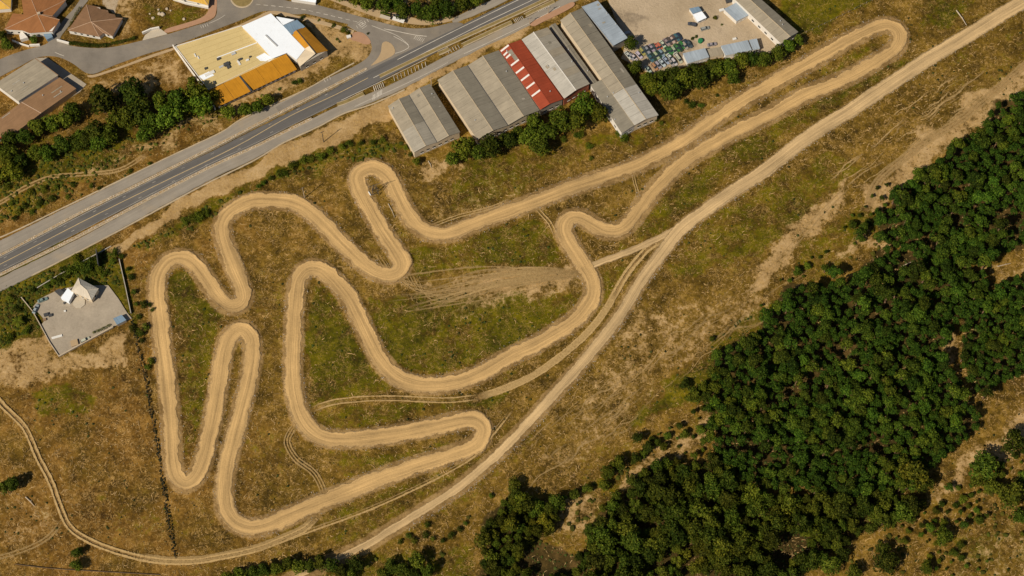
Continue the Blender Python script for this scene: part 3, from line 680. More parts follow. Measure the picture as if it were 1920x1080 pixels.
line(highway, [(-90,528),(7,480),(150,405),(250,355),(412,274),(495,231),(570,193),(640,158),(690,131)], .5, .051)
line(highway, [(-90,553),(7,505),(150,434),(300,355),(400,304),(475,270),(545,236),(632,193)], .5, .051)
line(highway, [(640,188),(720,150),(800,110)], .9, .0515); line(highway, [(745,112),(800,84),(860,54),(920,25),(990,-9)], 1.0, .0525)
line(highway, [(7,484),(162,404),(300,336),(457,259),(545,212),(632,167)], .45, .0518, dash=(1.6, 14.0)); line(highway, [(7,499),(162,420),(300,352),(457,275),(545,229)], .45, .0518, dash=(1.6, 16.0))
line(slane, [(665,200),(700,184),(752,161),(800,138),(840,117)], .9, .0335); line(slane, [(870,101),(915,80),(990,44),(1050,12)], .7, .0335)
line(sstreet, [(480,8),(540,14),(575,19),(640,34),(695,47)], .9, .0455, dash=(2.2, 1.6)); line(sstreet, [(697,48),(720,57),(745,67),(766,84)], 1.2, .0455)
line(sstreet, [(392,44),(410,36),(422,28)], .9, .0415); line(sstreet, [(103,98),(112,102),(120,105)], .9, .0415)
line(sstreet, [(720,54),(750,60),(780,66),(800,68)], 1.0, .0455); line(sstreet, [(738,68),(755,77),(766,85),(766,90),(752,97),(741,100)], 1.0, .0455)
def stripes(parent, p0, p1, d, n, w, z):
    for k in range(n):
        f = k / (n - 1); x = p0[0] + (p1[0] - p0[0]) * f; y = p0[1] + (p1[1] - p0[1]) * f
        A = at(x, y).to_2d(); B = at(x + d[0], y + d[1]).to_2d(); t = (B - A).normalized(); nn = Vector((-t.y, t.x)) * w * PX / 2
        mk('crossing_stripe', [(*(A - nn), z), (*(B - nn), z), (*(B + nn), z), (*(A + nn), z)], [(0, 1, 2, 3)], 'paint_white', parent)
stripes(slane, (700,162), (717,154), (3, 9), 6, 1.2, .036); stripes(slane, (700,178), (716,168), (-1, 10), 7, 1.1, .036)
stripes(slane, (738,143), (797,116), (2, 9), 10, .8, .036); stripes(slane, (838,93), (858,84), (4, 7), 5, .8, .036)
stripes(slane, (963,36), (978,30), (4, 6), 6, 1.0, .036); stripes(slane, (1006,16), (1026,8), (4, 6), 7, 1.0, .036)
stripes(sstreet, (669,44), (679,54), (9, -6), 5, .9, .0458); stripes(sstreet, (668,48), (688,36), (3, 5), 5, .9, .0462); stripes(sstreet, (781,66), (796,72), (-5, 7), 6, .9, .0458)
stripes(sstreet, (376,48), (388,44), (2, 5), 4, .9, .042); stripes(nlane, (607,147), (617,142), (3, 7), 3, .9, .042)
struct(ribbon('verge_kerb', [(-40,453),(7,442),(150,374),(312,296),(412,249),(460,219),(570,169),(620,141),(665,117)], 1.4, .11, 'kerb_stone', step=1.2, jit=.6, skirt=.3))
struct(ribbon('verge_kerb', [(60,516),(150,470),(225,431),(375,350),(475,301),(530,268),(595,238),(645,212),(700,194),(760,167)], 1.2, .11, 'kerb_stone', step=1.2, jit=.6, skirt=.3))
# yards
struct(sheet('concrete_yard', [(75,560),(110,543),(150,535),(203,535),(222,560),(238,586),(247,597),(212,613),(160,641),(111,668),(93,640),(77,610),(84,600),(62,575)], .04, 'concrete_yard', smooth=False, skirt=.3))
struct(sheet('concrete_apron', [(66,109),(88,108),(118,128),(162,158),(150,172),(118,192),(104,186),(140,166),(112,143)], .05, 'concrete_yard', smooth=False, skirt=.3))
struct(sheet('gate_apron', [(267,76),(272,66),(286,56),(302,55),(314,64)], .13, 'concrete_pale', smooth=False, skirt=.3))

# ------------------------------------------------------------------ buildings
def lerp2(Q, f, t):
    A, B, C, D = Q; a = A.lerp(B, f); d = D.lerp(C, f); return a.lerp(d, t)
def roof_strip(name, p0, p1, q0, q1, mat, parent, thick=.09, dz=0.0):
    """roof sheet between eave p0-p1 and ridge q0-q1; uv u runs down the slope"""
    n = (q0 - p0).normalized(); e = (p1 - p0).normalized()
    P = [p0, p1, q1, q0]; P = [v + Vector((0, 0, dz)) for v in P]
    return slab(name, P, thick, mat, parent, uvdir=(n.x, n.y, 0))
def windows_on(parent, a, b, z0, z1, n, w, mat='glass', frame='plaster_white', lo=.1, hi=.9, name='window'):
    """n windows on the wall a-b (world xy, outer side to the right of a->b)"""
    a = Vector((a[0], a[1], 0)); b = Vector((b[0], b[1], 0)); d = (b - a).normalized(); o = Vector((d.y, -d.x, 0))
    for k in range(n):
        f = lo + (hi - lo) * (k + .5) / n; c = a.lerp(b, f)
        pts = [c - d * w / 2, c + d * w / 2]
        V = []
        for q in (pts[0], pts[1]):
            for z in (z0, z1): V += [q + o * .05 + Vector((0, 0, z)), q - o * .1 + Vector((0, 0, z))]
        F = [(0, 4, 6, 2), (1, 3, 7, 5), (0, 2, 3, 1), (4, 5, 7, 6), (2, 6, 7, 3), (0, 1, 5, 4)]
        wi = mk(name, V, F, mat, parent)
        if frame:
            s = pts[0] + o * .02; t = pts[1] + o * .02
            box('sill', ((s + t) / 2).to_2d(), (d.x, d.y), w / 2 + .12, .16, z0 - .14, z0 - .02, frame, wi)
def gable_hall(name, label, cat, quad, eave, rise, spans, mats, npan, wall='concrete_wall', cap='kerb_stone', group=None, over=.25, south=None, west=None, panel_mat=None, doors=0):
    """hall with one or more gables side by side; quad px = far-left, far-right, near-right, near-left eave corners;
    spans = [(f0, fridge, f1)...]; mats = [(left slope, right slope)...]"""
    Q = [at(x, y, eave) for x, y in quad]
    base = sum(Q, Vector()) / 4; base.z = 0
    r = empty(name, base, label, cat, group)
    QW = [lerp2(Q, f, t) for f, t in ((.012, .012), (.988, .012), (.988, .988), (.012, .988))]
    V = []; F = []
    def quadw(a, b, za, zb):
        k = len(V); V.extend([Vector((a.x, a.y, -.6)), Vector((b.x, b.y, -.6)), Vector((b.x, b.y, zb)), Vector((a.x, a.y, za))]); F.append((k, k + 1, k + 2, k + 3))
    e = eave - .12
    quadw(QW[3], QW[0], e, e); quadw(QW[1], QW[2], e, e)
    for t, rev in ((0, 0), (1, 1)):
        for f0, fm, f1 in spans:
            p = [lerp2(QW, f, t) for f in (f0, fm, f1)]; k = len(V)
            pts = [Vector((p[0].x, p[0].y, -.6)), Vector((p[2].x, p[2].y, -.6)), Vector((p[2].x, p[2].y, e)), Vector((p[1].x, p[1].y, e + rise)), Vector((p[0].x, p[0].y, e))]
            V.extend(pts); F.append(tuple(range(k, k + 5)) if rev else tuple(range(k + 4, k - 1, -1)))
    mk('wall', V, F, wall, r)
    for gi, (f0, fm, f1) in enumerate(spans):
        up = Vector((0, 0, rise))
        for side, (fe, m) in enumerate(((f0, mats[gi][0]), (f1, mats[gi][1]))):
            if m is None or abs(fe - fm) < 1e-6: continue
            for k in range(npan):
                t0 = k / npan + .0007; t1 = (k + 1) / npan - .0007
                mm_ = panel_mat(gi, side, k) if panel_mat and panel_mat(gi, side, k) else m
                roof_strip('roof_panel', lerp2(Q, fe, t0), lerp2(Q, fe, t1), lerp2(Q, fm, t0) + up, lerp2(Q, fm, t1) + up, mm_, r, dz=random.uniform(-.015, .025))
        a = lerp2(Q, fm, -.003) + up; b = lerp2(Q, fm, 1.003) + up
        box('ridge_cap', ((a + b) / 2).to_2d(), (b - a).to_2d(), (b - a).length / 2, .19, a.z - .02, a.z + .11, cap, r)
    for gi in range(len(spans) - 1):       # valley gutter between gables
        f = spans[gi][2]; a = lerp2(Q, f, 0); b = lerp2(Q, f, 1)
        box('gutter', ((a + b) / 2).to_2d(), (b - a).to_2d(), (b - a).length / 2, .2, a.z - .02, a.z + .06, 'dark_metal', r)
    for k in range(5):                      # replaced sheets and small vents
        gi = random.randrange(len(spans)); f0, fm, f1 = spans[gi]; side = random.random() < .5 and mats[gi][0] is not None or mats[gi][1] is None
        fe = f0 if side else f1; u0 = random.uniform(.05, .6); t0 = random.uniform(.05, .85); du, dt = random.uniform(.12, .3), random.uniform(.015, .05)
        P = lambda u, t: lerp2(Q, fe + (fm - fe) * u, t) + Vector((0, 0, rise * u + .10))
        if k < 3: slab('roof_patch', [P(u0, t0), P(u0 + du, t0), P(u0 + du, t0 + dt), P(u0, t0 + dt)], .06, random.choice(('roof_fibre', 'roof_dark_and_shade', 'roof_fibre_new')) if mats[gi][0] != 'roof_red' else 'roof_red', r)
        else:
            c = P(u0, t0); V, F = tube(c - Vector((0, 0, .2)), c + Vector((0, 0, .5)), .28, .28, 7); mk('roof_vent', V, F, 'steel', r)
    if south:
        n, z0, z1, w = south
        windows_on(r, QW[3], QW[2], z0, z1, n, w)
    if west:
        n, z0, z1, w = west
        windows_on(r, QW[0], QW[3], z0, z1, n, w)
    if doors:
        windows_on(r, QW[3], QW[2], 0, 3.6, doors, 3.2, mat='steel', frame=None, lo=.02, hi=.6, name='roller_door')
    return r, Q
GR = 'concrete-roofed halls in the row along the highway'
ra, Q = gable_hall('warehouse', 'small twin-gabled grey warehouse at the left end of the row beside the highway', 'warehouse', [(727,199),(806,157),(863,248),(776,286)], 6.0, 1.5, [(0, .26, .5), (.5, .75, 1)],
    [('roof_fibre', 'roof_dark_and_shade'), ('roof_fibre', 'roof_dark_and_shade')], 9, wall='plaster_cream', south=(6, 1.2, 2.6, 1.6), panel_mat=lambda g, s, k: 'roof_fibre_new' if (g == 0 and k >= 5) else None)  # right slopes darker: shade of the side away from the sun painted in
rb, Q = gable_hall('warehouse', 'large twin-gabled grey warehouse left of the red roof', 'warehouse', [(820,150),(935,94),(1012,207),(895,262)], 6.5, 1.9, [(0, .25, .49), (.49, .74, 1)],
    [('roof_fibre', 'roof_dark_and_shade'), ('roof_fibre', 'roof_dark_and_shade')], 10, wall='plaster_cream', south=(8, 1.2, 2.8, 1.8))  # same roofing on both sides, right slopes coloured as if in shade
rc, Q = gable_hall('warehouse', 'narrow warehouse with red metal roof and white skylight strips', 'warehouse', [(936,94),(977,74),(1056,186),(1013,206)], 7.0, 1.6, [(0, .42, 1)], [('roof_red', 'roof_red')], 10, wall='concrete_wall', cap='roof_red', south=(3, 1.5, 3.0, 1.8))
for t0, f1, f0 in ((.015, .98, .06), (.085, .5, .06), (.135, .62, .1), (.26, .98, .08), (.385, .98, .06), (.51, .98, .06), (.64, .98, .06), (.77, .98, .06)):
    fa, fb = .42 * f0, .42 * f1; up = Vector((0, 0, 1.6)); t1 = t0 + .024
    P = lambda f, t: lerp2(Q, f, t) + up * (f / .42) + Vector((0, 0, .13))
    slab('skylight', [P(fa, t0), P(fb, t0 - .012), P(fb, t1 - .012), P(fa, t1)], .08, 'white_plastic', rc)
for t0, t1, fa, fb in ((.08, .16, .22, .40), (.165, .245, .26, .41)):
    P = lambda f, t: lerp2(Q, f, t) + Vector((0, 0, 1.6)) * (f / .42) + Vector((0, 0, .12))
    slab('roof_patch', [P(fa, t0), P(fb, t0), P(fb, t1), P(fa, t1)], .06, 'roof_dark_and_shade', rc)
rd, Q = gable_hall('warehouse', 'pale grey gabled warehouse with red brick end wall, right of the red roof', 'warehouse', [(978,74),(1027,51),(1106,157),(1058,185)], 7.4, 1.8, [(0, .45, 1)], [('roof_grey', 'roof_dark_and_shade')], 9, wall='brick_red', cap='plaster_white', south=(4, 1.6, 3.2, 1.6), panel_mat=lambda g, s, k: 'roof_grey' if s == 0 else 'roof_fibre_new' if k % 3 else 'roof_fibre')
re_, Q = gable_hall('warehouse', 'low narrow grey lean-to roof between two pale warehouses', 'warehouse', [(1029,50),(1041,43),(1120,153),(1108,158)], 4.6, .35, [(0, .5, 1)], [('roof_dark_and_shade', 'roof_dark_and_shade')], 8, wall='concrete_wall', cap='roof_dark_and_shade')
rf, Q = gable_hall('warehouse', 'longest gabled grey warehouse running beside the scrapyard', 'warehouse', [(1050,38),(1091,15),(1235,216),(1190,235)], 7.2, 1.6, [(0, .46, 1)], [('roof_fibre', 'roof_dark_and_shade')], 14, wall='plaster_cream', cap='kerb_stone', south=(3, 1.4, 3.0, 1.8), panel_mat=lambda g, s, k: 'roof_grey' if k >= 10 else None)  # right slope takes the darker tone as painted shade
rg, Q = gable_hall('warehouse', 'dark grey roofed annex with white side wall at the foot of the longest warehouse', 'warehouse', [(1107,159),(1131,149),(1190,236),(1166,250)], 5.6, .9, [(0, .999, 1)], [('roof_dark_and_shade', None)], 6, wall='plaster_white', cap='roof_dark_and_shade', south=(2, 1.4, 2.8, 1.6), west=(4, 1.4, 2.8, 1.5))
rh, Q = gable_hall('warehouse', 'blue-grey metal roofed shed joined to the longest warehouse', 'shed', [(1091,14),(1121,1),(1177,71),(1150,87)], 6.4, .8, [(0, .001, 1)], [(None, 'roof_blue')], 5, wall='concrete_wall', cap='roof_blue')
ri, Q = gable_hall('warehouse', 'grey gabled warehouse with white west wall on the far right of the scrapyard', 'warehouse', [(1373,-6),(1406,-20),(1497,60),(1465,82)], 5.6, 1.3, [(0, .5, 1)], [('roof_fibre', 'roof_dark_and_shade')], 9, wall='plaster_white', cap='kerb_stone', south=(3, 1.4, 2.8, 1.5), west=(6, 1.2, 2.6, 1.6))  # shade of the east slope put into its darker roofing colour
# left edge: grey shed with terracotta lean-to
rj, Q = gable_hall('warehouse', 'grey corrugated shed at the left edge above the brown-roofed shed', 'shed', [(-10,157),(67,111),(110,143),(34,190)], 5.4, 1.0, [(0, .999, 1)], [('roof_fibre', None)], 6, wall='plaster_white', cap='wood', panel_mat=lambda g, s, k: 'roof_fibre' if k % 2 else 'roof_dark_and_shade' if k == 3 else None)
rk_, Q = gable_hall('shed', 'long brown tile-roofed shed at the left edge behind the trees', 'shed', [(-30,242),(112,145),(143,166),(12,262)], 4.0, .9, [(0, .5, 1)], [('roof_brown', 'roof_brown')], 1, wall='plaster_cream', cap='mortar')
def poly_block(name, label, cat, pxs, h, wall, roof, group=None, thick=.25, base=-.6):
    """flat-roofed block from a px roof outline"""
    P = [at(x, y, h) for x, y in pxs]; c = sum(P, Vector()) / len(P); c.z = 0
    r = empty(name, c, label, cat, group)
    slab('wall', [p + (Vector((c.x, c.y, h)) - p).normalized() * .25 + Vector((0, 0, -.12)) for p in P], h + .48, wall, r)
    slab('roof', P, .3, roof, r)
    return r, P
def part_block(r, pxs, h, roof, name='roof', thick=.3, zs=None, uvdir=None):
    P = [at(x, y, h if zs is None else zs[i]) for i, (x, y) in enumerate(pxs)]
    return slab(name, P, thick, roof, r, uvdir=uvdir)
# --- the big yellow and white building
Y0 = at(450, 115, 5.0); Y0.z = 0
yb = empty('factory_building', Y0, 'large building with yellow, white and orange roofs beside the roundabout', 'building')
FL = [(329,87),(453,48),(482,79),(510,109),(536,101),(448,143),(391,168)]
WH = [(453,49),(508,25),(531,48),(547,66),(572,92),(556,112),(538,99),(510,110),(482,78)]
part_block(yb, [(331,89),(455,51),(482,80),(510,107),(535,102),(448,143),(392,166)], 4.6, 'plaster_cream', 'wall', 5.2)
part_block(yb, FL, 4.75, 'membrane_yellow', 'flat_roof', .12)
part_block(yb, [(455,51),(508,28),(530,50),(570,92),(556,110),(538,98),(510,107),(483,78)], 6.2, 'plaster_white', 'wall', 6.8)
part_block(yb, WH, 6.35, 'membrane_white', 'flat_roof', .12)
part_block(yb, [(518,31),(552,37),(531,47)], 6.4, 'membrane_white', 'flat_roof', 7.0)
part_block(yb, [(531,48),(557,37),(572,50),(547,65)], 6.6, 'roof_slate', 'flat_roof', 7.2, uvdir=(.4, -.9))
W2, W3 = Vector((0, 0, 1.0)), 0
# orange lean-to wings along the south front
wallq = [(389,171),(536,103),(555,130),(408,199)]
part_block(yb, [(391,171),(535,104),(553,128),(409,196)], 4.0, 'plaster_white', 'wall', 4.6)
for k, (fa, fb) in enumerate(((0, .215), (.219, .43), (.434, .62), (.623, .81), (.813, 1.0))):
    q = [at(386, 172, 5.2), at(536, 101, 5.2), at(557, 130, 4.2), at(407, 201, 4.2)]
    a, b = q[0].lerp(q[1], fa), q[0].lerp(q[1], fb); d, c = q[3].lerp(q[2], fa), q[3].lerp(q[2], fb)
    slab('roof_panel', [a, b, c, d], .15, 'roof_orange', yb, uvdir=((d - a).x, (d - a).y, 0))
a, b = at(449, 142, 5.3), at(472, 172, 4.3); box('gutter', ((a + b) / 2).to_2d(), (b - a).to_2d(), (b - a).length / 2, .35, 4.2, 5.25, 'dark_metal', yb)
windows_on(yb, at(409, 196, 4.0), at(553, 128, 4.0), .9, 2.9, 16, 1.4, lo=.02, hi=.98)
# ochre gabled wing to the east, its east slope coloured darker as shade, with a pale hipped end
eo = [at(546, 65, 6.0), at(572, 50, 6.0), at(615, 95, 6.0), at(592, 101, 6.0)]
rdg0, rdg1 = at(556, 56, 7.6), at(592, 100, 7.4)
slab('wall', [at(548, 66, 5.8), at(571, 52, 5.8), at(613, 95, 5.8), at(563, 123, 5.8), at(556, 110, 5.8)], 6.4, 'concrete_wall', yb)
slab('roof_panel', [at(546, 64, 6.0), rdg0, at(580, 86, 7.5), at(570, 92, 6.0)], .15, 'roof_orange', yb, uvdir=(1, 1))
slab('roof_panel', [rdg0, at(572, 50, 6.0), at(615, 95, 6.0), rdg1], .15, 'roof_ochre_shaded', yb, uvdir=(1, 1))
slab('roof_panel', [at(570, 92, 6.0), at(580, 86, 7.5), rdg1, at(562, 125, 5.9), at(556, 111, 6.0)], .15, 'plaster_cream', yb)
box('ridge_cap', ((rdg0 + rdg1) / 2).to_2d(), (rdg1 - rdg0).to_2d(), (rdg1 - rdg0).length / 2, .2, 7.4, 7.68, 'dark_metal', yb)
windows_on(yb, at(563, 123, 5.8), at(613, 95, 5.8), 1.0, 2.6, 3, 1.5)
# parapets and machines on the flat roof
for p0, p1, m in (((407,108),(482,80),'membrane_white'), ((329,87),(391,168),'plaster_white'), ((329,87),(453,48),'plaster_white'), ((510,110),(391,168),'plaster_cream')):
    a, b = at(*p0, 4.9), at(*p1, 4.9); box('parapet', ((a + b) / 2).to_2d(), (b - a).to_2d(), (b - a).length / 2, .16, 4.6, 5.05, m, yb)
ax = (at(536, 101) - at(390, 168)).to_2d()
for x, y, hx, hy, h, m in ((410,111,.9,.5,.7,'dark_metal'),(425,121,1.3,.9,1.0,'dark_metal'),(428,125,.8,1.2,.8,'dark_metal'),(438,101,1.1,.6,.5,'steel'),(386,129,.6,.5,.8,'dark_metal'),(450,112,1.0,.5,.7,'dark_metal'),
    (392,139,2.2,.7,.4,'white_plastic'),(398,136,1.2,.8,.5,'white_plastic'),(402,156,.4,.9,.9,'dark_metal'),(366,104,.3,1.0,.4,'white_plastic'),(372,108,.25,.9,.4,'white_plastic'),(464,113,.8,.5,.5,'white_plastic'),(469,107,.5,.4,.5,'dark_metal'),(448,118,.5,1.4,.35,'white_plastic'),(415,125,1.2,.5,.3,'steel')):
    p = at(x, y, 4.8); box('roof_unit', p.to_2d(), ax, hx, hy, 4.7, 4.75 + h, m, yb)
for k in range(1, 9):
    f = k / 9; a, b = at(329, 87, 4.76).lerp(at(391, 168, 4.76), f), at(453, 48, 4.76).lerp(at(510, 109, 4.76), f)
    box('roof_seam', ((a + b) / 2).to_2d(), (b - a).to_2d(), (b - a).length / 2 * .97, .07, 4.70, 4.79, 'membrane_seam', yb)
part_block(yb, [(480,107),(496,99),(512,110),(505,115),(488,114)], 4.86, 'membrane_white', 'roof_patch', .1)
part_block(yb, [(372,143),(392,134),(402,141),(382,150)], 4.86, 'membrane_white', 'roof_patch', .1)
a, b = at(498, 66, 6.4), at(520, 87, 6.4); box('roof_vent', ((a + b) / 2).to_2d(), (b - a).to_2d(), (b - a).length / 2, .35, 6.3, 6.75, 'steel', yb)
# --- houses with hipped tile roofs
def tilt(px, z): return at(px[0], px[1], z)
def on_plane(px, a, b, c):
    """point of survey pixel px on the plane through a, b, c"""
    n = (b - a).cross(c - a); p = at(px[0], px[1], 0); d = p - CAM
    return CAM + d * (n.dot(a - CAM) / n.dot(d))
def hip_house(name, label, eaves, ridge_px, slopes, eave, ridge, mat, wall='plaster_white', hipcap='mortar', win=(), mats=None):
    """slopes: (eave vertex indices in order, ridge point indices); each slope is one plane from its end eaves to the ridge"""
    P = [at(x, y, eave) for x, y in eaves]; c = sum(P, Vector()) / len(P); c.z = 0
    A = [at(x, y, ridge) for x, y in ridge_px]; n = len(P)
    r = empty(name, c, label, 'house')
    slab('wall', [p + (Vector((c.x, c.y, p.z)) - p).normalized() * .5 + Vector((0, 0, -.15)) for p in P], eave + .5, wall, r)
    caps = set()
    for k, (ei, ri) in enumerate(slopes):
        a, b = P[ei[0]], P[ei[-1]]; top = [A[q] for q in ri]
        pts = [a] + [on_plane(eaves[q], a, b, top[0]) for q in ei[1:-1]] + [b] + top
        m = (a + b) / 2 - top[0]
        slab('roof_slope', pts, .16, (mats or {}).get(k, mat), r, uvdir=(m.x, m.y, 0))
        caps.add((ei[0], ri[-1])); caps.add((ei[-1], ri[0]))
    for e, q in sorted(caps):
        V, F = tube(P[e] + Vector((0, 0, .03)), A[q] + Vector((0, 0, .05)), .13, .13, 5); mk('hip_cap', V, F, hipcap, r)
    for k in range(len(A) - 1):
        V, F = tube(A[k] + Vector((0, 0, .05)), A[k + 1] + Vector((0, 0, .05)), .15, .15, 5); mk('ridge_cap', V, F, hipcap, r)
    for i, nw in win:
        a, b = P[i], P[(i + 1) % n]; ins = lambda p: p + (Vector((c.x, c.y, p.z)) - p).normalized() * .5
        a, b = ins(a), ins(b)
        if (b - a).cross(Vector((c.x, c.y, a.z)) - a).z < 0: a, b = b, a
        windows_on(r, a, b, 1.0, 2.3, nw, 1.1)
    return r
h1 = hip_house('house', 'orange tile-roofed house with white walls and chimney at the upper left', [(8,55),(24,25),(44,27),(40,-6),(54,-14),(124,0),(98,30),(112,37),(99,59),(86,60),(55,62),(42,57)], [(70,26)],
    [([0,1,2,3,4],[0]), ([4,5],[0]), ([5,6],[0]), ([6,7],[0]), ([7,8,9],[0]), ([9,10,11,0],[0])], 4.8, 6.8, 'roof_tile', win=((10, 2), (11, 2), (9, 1)))
p = at(73, 26, 7.0); box('chimney', p.to_2d(), (1, .4), .7, .55, 6.0, 8.0, 'stone_pale', h1)
part_block(h1, [(40,57),(52,70),(38,74),(36,66)], 2.6, 'plaster_white', 'porch', 3.0)
part_block(h1, [(80,62),(95,60),(99,69),(88,74)], 2.4, 'roof_slate', 'canopy', 2.6)
h2 = hip_house('house', 'brown tile-roofed house with stepped eaves beside the side street', [(162,8),(187,13),(189,17),(202,19),(204,25),(215,27),(217,32),(230,34),(211,68),(194,62),(186,69),(127,57)], [(171,41)],
    [([0,1,2,3,4,5,6,7],[0]), ([7,8],[0]), ([8,9],[0]), ([9,10],[0]), ([10,11],[0]), ([11,0],[0])], 3.4, 5.8, 'roof_tile_brown', win=((10, 4), (8, 1)))
h3 = hip_house('house', 'yellow-roofed house cut by the top edge left of the roundabout', [(330,-40),(396,-34),(391,10),(326,-6)], [(350,-22),(372,-16)], [([0,1],[1,0]), ([1,2],[1]), ([2,3],[0,1]), ([3,0],[0])], 3.4, 4.8, 'roof_gold', win=((2, 2),))
h4 = hip_house('house', 'ochre-roofed house corner in the top left corner of the view', [(-40,-30),(22,-26),(20,16),(-30,20)], [(-8,-6)], [([0,1],[0]), ([1,2],[0]), ([2,3],[0]), ([3,0],[0])], 3.6, 5.0, 'roof_gold')
hl = hip_house('house', 'cream hip-roofed house with back slope shaded grey on the concrete yard', [(147,521),(185,541),(172,563),(133,546)], [(151,534),(163,544)], [([0,1],[1,0]), ([1,2],[1]), ([2,3],[0,1]), ([3,0],[0])], 4.2, 5.8, 'roof_cream', wall='plaster_cream', hipcap='roof_cream', win=((2, 3), (1, 1)), mats={0: 'roof_grey', 1: 'roof_grey'})  # grey on the slopes away from the sun is shade painted in
part_block(hl, [(127,540),(138,549),(129,566),(114,558)], 3.0, 'membrane_white', 'annex', 3.4)
P = at(148, 567, .5); V = [P + Vector((3.0 * math.cos(k * math.pi / 4 + .4), 3.0 * math.sin(k * math.pi / 4 + .4), 0)) for k in range(8)]; slab('terrace', V, .6, 'concrete_pale', hl)
part_block(hl, [(102,546),(111,541),(120,548),(113,556)], 2.4, 'dark_metal', 'canopy', .15)
# --- sheds in the scrapyard
def lean_shed(label, pxs, zs, mat, wall='plaster_white', win=0, cat='shed'):
    P = [at(x, y, z) for (x, y), z in zip(pxs, zs)]; c = sum(P, Vector()) / 4; c.z = 0
    r = empty('shed', c, label, cat)
    slab('wall', [p + (Vector((c.x, c.y, p.z)) - p).normalized() * .25 + Vector((0, 0, -.12)) for p in P], min(zs) + .5, wall, r)
    d = P[3] - P[0]
    for k in range(3):
        f0, f1 = k / 3 + .002, (k + 1) / 3 - .002
        slab('roof_panel', [P[0].lerp(P[1], f0), P[0].lerp(P[1], f1), P[3].lerp(P[2], f1), P[3].lerp(P[2], f0)], .1, mat, r, uvdir=(d.x, d.y, 0))
    if win: windows_on(r, P[3].lerp(P[1], .03), P[2].lerp(P[0], .03), .9, 2.0, win, 1.2)
    return r
lean_shed('blue-grey roofed open shed in the sandy yard beside the right warehouse', [(1357,17),(1380,5),(1410,25),(1381,40)], (3.6, 3.6, 3.2, 3.2), 'roof_blue', win=3)
lean_shed('white-roofed half of the small hut standing alone in the sandy yard', [(1299,27),(1316,21),(1325,33),(1308,41)], (3.0, 3.0, 2.7, 2.7), 'membrane_white', win=2)
lean_shed('slate-blue half of the small hut standing alone in the sandy yard', [(1292,16),(1310,12),(1316,20),(1299,26)], (2.6, 2.6, 2.4, 2.4), 'roof_slate')
lean_shed('blue-grey shed nearest the parked cars, above the tree row', [(1280,100),(1322,90),(1330,107),(1289,119)], (4.0, 4.0, 3.4, 3.4), 'roof_blue', win=4)
lean_shed('long blue-grey shed in the middle above the tree row', [(1351,86),(1402,75),(1410,94),(1360,104)], (4.2, 4.2, 3.6, 3.6), 'roof_blue', win=5)
lean_shed('short blue-grey shed at the right end above the tree row', [(1404,75),(1419,72),(1425,91),(1412,94)], (3.8, 3.8, 3.4, 3.4), 'roof_blue', win=2)
lean_shed('low beige flat roof between two blue-grey sheds', [(1324,92),(1350,88),(1357,103),(1331,107)], (2.6, 2.6, 2.5, 2.5), 'roof_fibre', wall='plaster_cream')
lean_shed('dark slate-roofed carport in the corner of the concrete yard', [(212,597),(228,590),(237,600),(219,609)], (2.5, 2.5, 2.2, 2.2), 'roof_slate', wall='concrete_wall')
lean_shed('red-roofed lean-to below the brown shed at the left edge', [(-30,236),(8,237),(26,249),(-10,266)], (2.4, 2.4, 2.2, 2.2), 'roof_red')
lean_shed('long white-roofed shelter at the top edge beside the roundabout exit', [(548,-14),(594,-6),(592,5),(545,-2)], (3.0, 3.0, 2.8, 2.8), 'membrane_white')
# --- free-standing walls and gates
def wall_line(label, pts, h, w, mat, name='garden_wall', cat='wall', closed=False):
    P = [at(x, y) for x, y in pts]; r = empty(name, P[0], label, cat)
    for i in range(len(P) - 1):
        a, b = P[i], P[i + 1]; box('wall_section', ((a + b) / 2).to_2d(), (b - a).to_2d(), (b - a).length / 2 + w * .49, w, -.4, h + .002 * i, mat, r)
        box('coping', ((a + b) / 2).to_2d(), (b - a).to_2d(), (b - a).length / 2 + w * .49, w + .08, h + .02, h + .12 + .002 * i, mat, r)
    return r
wall_line('white roadside wall panel below the brown-roofed house', [(108,77),(130,83)], 1.6, .25, 'plaster_white')
wall_line('white curved garden wall below the orange-roofed house', [(24,77),(38,83),(55,88)], 1.0, .2, 'plaster_white')
wall_line('short white gate wall below the orange-roofed house', [(57,87),(75,86)], 1.6, .25, 'plaster_white')
wall_line('white gate wall at the concrete apron on the side street', [(268,64),(284,57),(299,54)], 1.8, .25, 'plaster_white')
wall_line('white wall below the yellow-roofed house left of the roundabout', [(325,0),(350,8),(391,16)], 1.6, .22, 'plaster_white')
wall_line('pale wall along the left side of the yellow flat roof building', [(325,88),(355,130),(386,172),(404,206)], 2.0, .2, 'plaster_white')
wall_line('stone wall along the lower edge of the concrete yard', [(111,669),(160,642),(212,614)], .9, .22, 'stone_pale')
wall_line('stone wall on the left side of the concrete yard', [(40,558),(62,585),(77,612),(93,642),(111,669)], .6, .12, 'stone_pale')
wall_line('thin wall between the concrete yard and the field shrubs', [(224,487),(236,540),(246,588)], 1.0, .1, 'concrete_wall')
wall_line('tall dark panel standing in the grass below the highway', [(183,474),(187,502)], 4.6, .12, 'dark_metal', 'billboard', 'billboard')
wall_line('low stone kerb wall between the highway lane and the garden', [(70,540),(110,516),(160,488),(208,462)], .35, .12, 'concrete_wall')
wall_line('low dark earth wall along the bottom edge of the left field', [(28,1058),(75,1064),(123,1068),(210,1073),(299,1078)], .2, .03, 'bark')
